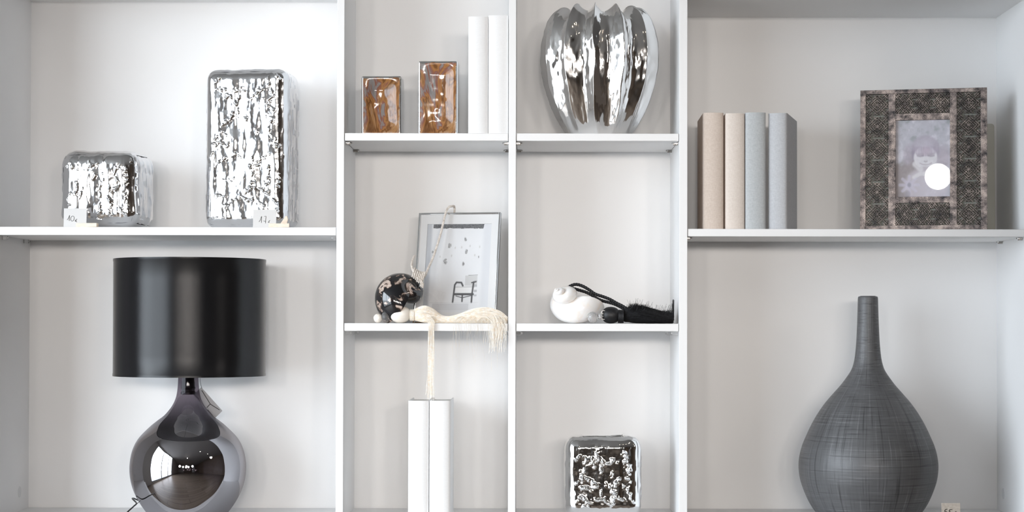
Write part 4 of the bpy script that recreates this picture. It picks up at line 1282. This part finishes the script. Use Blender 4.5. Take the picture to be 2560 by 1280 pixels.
# ---- cream tassel with the dark shell
def cream_tassel():
    z0 = Z_MID2
    y = 0.035
    s = SC(y)
    base = P(1000, 808, y)
    t = thing('shell_tassel', 'cream silk curtain tassel with dark polished shell, lying over the shelf edge', 'tassel', (base.x, y, z0))
    o = Vector((base.x, y, z0))
    L = lambda px, py, yy: P(px, py, yy) - o
    # dark shell behind the beads
    sh = shell_mesh(0.044, turns=3.6, Wx=2.6, a=0.75, r=1.08, b=1.3, ell_=1.1, nt=260)
    oriented(sh, (0, 0, 0), (-0.8, 1.0, -0.7), math.pi / 3)
    fit_box(sh, L(937, 800, 0.06).x, L(1058, 800, 0.06).x, 0.0, L(1000, 682, 0.06).z, 0.02)
    sh.build('shell', [M['darkshell'], M['amber']], t, smooth=True)
    # beads, ball and binding
    zc = 0.016
    b1 = MB(); c1 = L(945, 798, y)
    pr = []
    faceted(b1, (c1.x, 0.0, 0.0125), 0.0118, 0.0115, (1, 0, 0.2), 12, 6)
    b1.build('ivory_bead', M['ivory'], t)
    b2 = MB(); c2 = L(964.5, 793, y)
    faceted(b2, (c2.x, 0.0, 0.0158), 0.0152, 0.0112, (1, 0, 0.1), 12, 5)
    b2.build('crystal_bead', M['crystal'], t)
    hd = MB()
    cx = L(1001, 787, y).x
    n, mseg = 28, 72
    a = np.linspace(0.06, math.pi - 0.06, n); th = np.linspace(0, 2 * np.pi, mseg, endpoint=False)
    A, T = np.meshgrid(a, th, indexing='ij')
    R_ = 0.0215 * np.sin(A) ** 0.85 * (1 + 0.012 * np.cos(T * 36))
    V = np.stack([cx - 0.0265 * np.cos(A), R_ * np.cos(T), 0.0222 + R_ * np.sin(T)], -1)
    hd.grid(V, 0, close_u=True)
    hd.build('tassel_head', M['ivory'], t, smooth=True)
    bd = MB()
    for k in range(5):
        xx = L(1026 + k * 2.2, 787, y).x
        pts = [(xx, 0.0125 * math.cos(q), 0.0205 + 0.0138 * math.sin(q)) for q in np.linspace(0, 2 * math.pi, 25)]
        bd.tube(pts, 0.0013, 6, caps=False)
    bd.build('neck_binding', M['creamthread'], t, smooth=True)
    # silk skirt: strands from the neck, pinching at 1110 and spreading to the divider
    sk = MB()
    sect = [(1034, 787, .010, .013), (1060, 785, .016, .020), (1082, 790, .014, .017), (1108, 799, .011, .0085), (1140, 798, .013, .0095), (1180, 791, .016, .017), (1215, 788, .018, .019), (1248, 793, .017, .0155), (1268, 801, .014, .008)]
    rr = random.Random(3)
    for i in range(800):
        a = rr.uniform(0, 2 * math.pi); q = math.sqrt(rr.random()) if i > 520 else rr.uniform(0.92, 1.03)
        pts = []
        end = rr.uniform(0.86, 1.0)
        tw = rr.uniform(-0.5, 0.5)
        for k, (px, py, ry, rz) in enumerate(sect):
            if k == len(sect) - 1 and end < 0.9: break
            aa = a + tw * k / 8
            p = L(px, py, y)
            zc_ = max(p.z, rz)
            zz = zc_ + rz * q * math.sin(aa) + rr.gauss(0, 0.0005)
            pts.append((p.x + rr.gauss(0, 0.0008), ry * q * math.cos(aa) + rr.gauss(0, 0.0006), max(zz, 0.0006)))
        sk.tube(spline(pts, 4), 0.00040, 3, caps=False)
    # cut ends spilling over the shelf edge near the divider
    yf = -y - 0.004
    for i in range(150):
        px = rr.gauss(1246, 9); px2 = px + rr.gauss(-2, 5)
        px = min(px, 1266); px2 = min(px2, 1266)
        drop = rr.choice([rr.uniform(835, 858), rr.uniform(845, 884)])
        pts = [L(px - 22, 790, y * 0.5), L(px - 8, 794 + rr.gauss(0, 3), 0.006), L(px - 2, 806, yf + y + rr.gauss(0, .001)), L(px2, 822, yf + y + rr.gauss(-0.001, .002)), L(px2 + rr.gauss(-3, 3), drop, yf + y + rr.gauss(-0.002, .003))]
        sk.tube(spline(pts, 4), 0.00030, 3, caps=False)
    # loose fine wisps hanging lower
    for i in range(70):
        px = rr.uniform(1130, 1245); dl = rr.choice([rr.uniform(825, 870), rr.uniform(840, 930)])
        pts = [L(px + rr.uniform(5, 20), 792, 0.02), L(px, 807, yf + y), L(px + rr.gauss(0, 2), 825, yf + y - .001), L(px + rr.gauss(-1, 4), dl, yf + y - .001)]
        sk.tube(spline(pts, 4), 0.00014, 3, caps=False)
    # the long narrow strand that falls to the white books
    for i in range(60):
        px = rr.gauss(1079, 4.6); spread = rr.gauss(0, 1)
        end = rr.choice([rr.uniform(960, 1003), rr.uniform(985, 1004)])
        pts = [L(px - 10 + rr.gauss(0, 4), 790, 0.02), L(px - 3, 800, 0.006), L(px, 809, yf + y), L(px + spread * 1.5, 840, yf + y + rr.gauss(0, .001)), L(1078 + (px - 1079) * 1.0 + spread * 2, 900, yf + y + .001), L(1076 + spread * 6, end, yf + y + .004)]
        sk.tube(spline(pts, 5), 0.00028, 3, caps=False)
    ob = sk.build('silk_fringe', M['creamthread'], t)
    # rope: loop over the top of the silver frame, wrapped knot at the shell
    rp = MB()
    path = spline([L(1046, 706, 0.060), L(1062, 690, 0.078), L(1070, 672, 0.105), L(1084, 640, 0.138), L(1100, 590, 0.160), L(1108, 558, 0.172), L(1114, 533, 0.181), L(1121, 519, 0.188), L(1130, 515.5, 0.200), L(1136, 518, 0.214), L(1134, 540, 0.219), L(1120, 590, 0.224), L(1090, 650, 0.220)], 10)
    rope(rp, path, 0.0016, 0.00165, 0.011, 3)
    path = spline([L(1044, 704, 0.062), L(1038, 688, 0.066), L(1030, 668, 0.074), L(1031, 652, 0.090), L(1036, 640, 0.115)], 10)
    rope(rp, path, 0.0016, 0.00165, 0.011, 3)
    rp.build('rope', M['rope'], t, smooth=True)
    kn = MB()
    for k in range(7):
        f = k / 6
        c0 = L(1034 + 26 * f, 681 + 10 * f, 0.058)
        pts = [(c0.x + 0.0035 * math.sin(q) * 1.0, c0.y + 0.009 * math.cos(q), c0.z + 0.011 * math.sin(q) - 0.004 * math.sin(math.pi * f)) for q in np.linspace(0, 2 * math.pi, 21)]
        rope(kn, pts, 0.0011, 0.0012, 0.009, 2, 6)
    for k in range(3):
        c0 = L(1046 + 3 * k, 700 + 2 * k, 0.052)
        rope(kn, spline([c0 + Vector((-0.010, 0.004, 0.010)), c0 + Vector((0, -0.004, 0.004)), c0 + Vector((0.006, 0.0, -0.006)), c0 + Vector((0.004, 0.006, -0.016))], 8), 0.0011, 0.0012, 0.009, 2, 6)
    kn.build('knot', M['rope'], t, smooth=True)
cream_tassel()

# ---- black tassel with the white shell
def black_tassel():
    z0 = Z_MID2
    y = 0.045
    base = P(1450, 808, y)
    t = thing('shell_tassel', 'black silk curtain tassel with white pearly shell and twisted black rope', 'tassel', (base.x, y, z0))
    o = Vector((base.x, y, z0))
    L = lambda px, py, yy: P(px, py, yy) - o
    sh = shell_mesh(0.0375, turns=4.6, Wx=2.3, a=0.95, r=1.0, b=2.6, ell_=1.12, nt=400, nr=64, ridge=0.004)
    oriented(sh, (0, 0, 0), (1, 1.2, -1.0), 2.094)
    fit_box(sh, L(1375, 800, 0.06).x, L(1511, 800, 0.06).x, 0.0, L(1400, 715, 0.06).z, 0.022)
    sh.build('shell', [M['pearl'], M['amber']], t, smooth=True)
    # long flared lip running right
    b = MB(); c = L(1482, 796, 0.02)
    faceted(b, (c.x, c.y, 0.0155), 0.0150, 0.0135, (1, 0, 0.2), 12, 5)
    faceted(b, (c.x + 0.018, c.y, 0.0185), 0.0085, 0.0065, (1, 0, 0.2), 10, 4)
    b.build('crystal_bead', M['crystal'], t)
    hd = MB()
    cx = L(1527, 787, 0.03).x; yy = L(1527, 787, 0.03).y
    n, mseg = 26, 80
    a = np.linspace(0.10, math.pi - 0.25, n); th = np.linspace(0, 2 * np.pi, mseg, endpoint=False)
    A, T = np.meshgrid(a, th, indexing='ij')
    R_ = 0.0208 * np.sin(A) ** 0.6 * (1 + 0.012 * np.cos(T * 40))
    V = np.stack([cx - 0.0215 * np.cos(A), yy + R_ * np.cos(T), 0.0212 + R_ * np.sin(T)], -1)
    hd.grid(V, 0, close_u=True)
    hd.build('tassel_head', M['blackthread'], t, smooth=True)
    bd = MB()
    for k in range(7):
        xx = L(1546 + k * 2.0, 787, 0.03).x
        pts = [(xx, yy + 0.0150 * math.cos(q), 0.0180 + 0.0160 * math.sin(q)) for q in np.linspace(0, 2 * math.pi, 25)]
        bd.tube(pts, 0.0012, 6, caps=False)
    bd.build('neck_binding', M['blackthread'], t, smooth=True)
    rr = random.Random(11)
    sk = MB()
    sect = [(1560, 788, .016, .0155), (1585, 786, .022, .0200), (1612, 788, .026, .0205), (1640, 792, .028, .0165), (1665, 795, .028, .0135), (1682, 796, .026, .0115)]
    for i in range(1300):
        a = rr.uniform(0, 2 * math.pi); q = rr.uniform(0.85, 1.05) if i < 900 else math.sqrt(rr.random())
        pts = []
        last = rr.choice([4, 5, 6, 6, 6])
        for k, (px, py, ry, rz) in enumerate(sect[:last]):
            p = L(px + rr.gauss(0, 1.0), py, 0.04)
            pts.append((p.x, p.y + ry * q * math.cos(a + 0.1 * k) + rr.gauss(0, 0.001), max(0.0006, max(p.z, rz) + rz * q * math.sin(a + 0.1 * k) + rr.gauss(0, 0.0009))))
        sk.tube(spline(pts, 3), 0.00036, 3, caps=False)
    # upright fuzzy cut ends on top
    for i in range(1500):
        px = rr.uniform(1574, 1683); f = (px - 1574) / 109
        top = 758 + 22 * f + rr.gauss(0, 1.2) + (3 if f < 0.1 else 0) + (6 * math.sin(math.pi * min(1, max(0, (f - 0.35) / 0.5))))
        y_ = 0.04 + rr.uniform(-0.022, 0.022)
        ln = rr.uniform(6, 15) * (2.0 if rr.random() < 0.04 else 1)
        p0, p1 = L(px, top + 20, y_), L(px + rr.gauss(3, 6), max(top + 12 - ln, 742), y_ + rr.gauss(0, .006))
        if p1.x > L(1686, 780, 0.03).x: continue
        mid = (p0 + p1) * 0.5 + Vector((rr.gauss(-0.002, .002), 0, 0))
        sk.tube(spline([p0, mid, p1], 3), 0.00024, 3, caps=False)
    for i in range(60):      # strands pressed up against the divider
        px = rr.uniform(1680.5, 1684.5)
        sk.tube(spline([L(px - 6, 800, 0.04), L(px, 795 + rr.gauss(0, 3), 0.045), L(px + rr.gauss(0, .5), rr.uniform(748, 775), 0.045 + rr.gauss(0, .003))], 3), 0.0005, 4, caps=False)
    sk.build('silk_fringe', M['blackthread'], t)
    rp = MB()
    A_ = spline([L(1424, 728, 0.100), L(1420, 720, 0.085), L(1428, 714, 0.075), L(1440, 711, 0.072), L(1456, 715, 0.070), L(1472, 724, 0.068), L(1488, 735, 0.066), L(1506, 741, 0.064), L(1524, 748, 0.062), L(1540, 757, 0.060), L(1556, 765, 0.058), L(1570, 774, 0.054), L(1580, 784, 0.05)], 8)
    B_ = spline([L(1418, 719, 0.088), L(1432, 721, 0.086), L(1450, 726, 0.082), L(1466, 731, 0.080), L(1480, 738, 0.076), L(1492, 746, 0.072), L(1506, 752, 0.070), L(1522, 756, 0.068), L(1538, 761, 0.066), L(1554, 769, 0.064), L(1566, 777, 0.058), L(1572, 787, 0.05)], 8)
    rope(rp, A_, 0.0022, 0.0021, 0.019, 3, 8)
    rope(rp, B_, 0.0022, 0.0021, 0.019, 3, 8)
    rp.build('rope', M['blackthread'], t, smooth=True)
    tr = MB()      # small white thread loops where the bead is tied to the head
    for dz in (0.0075, -0.0065):
        c0 = L(1509, 788, 0.018)
        pts = [c0 + Vector((0.0055 * math.cos(q), 0, dz + 0.0042 * math.sin(q))) for q in np.linspace(0, 2 * math.pi, 17)]
        tr.tube(pts, 0.0007, 6, caps=False)
    tr.build('thread_loops', M['ivory'], t, smooth=True)
black_tassel()
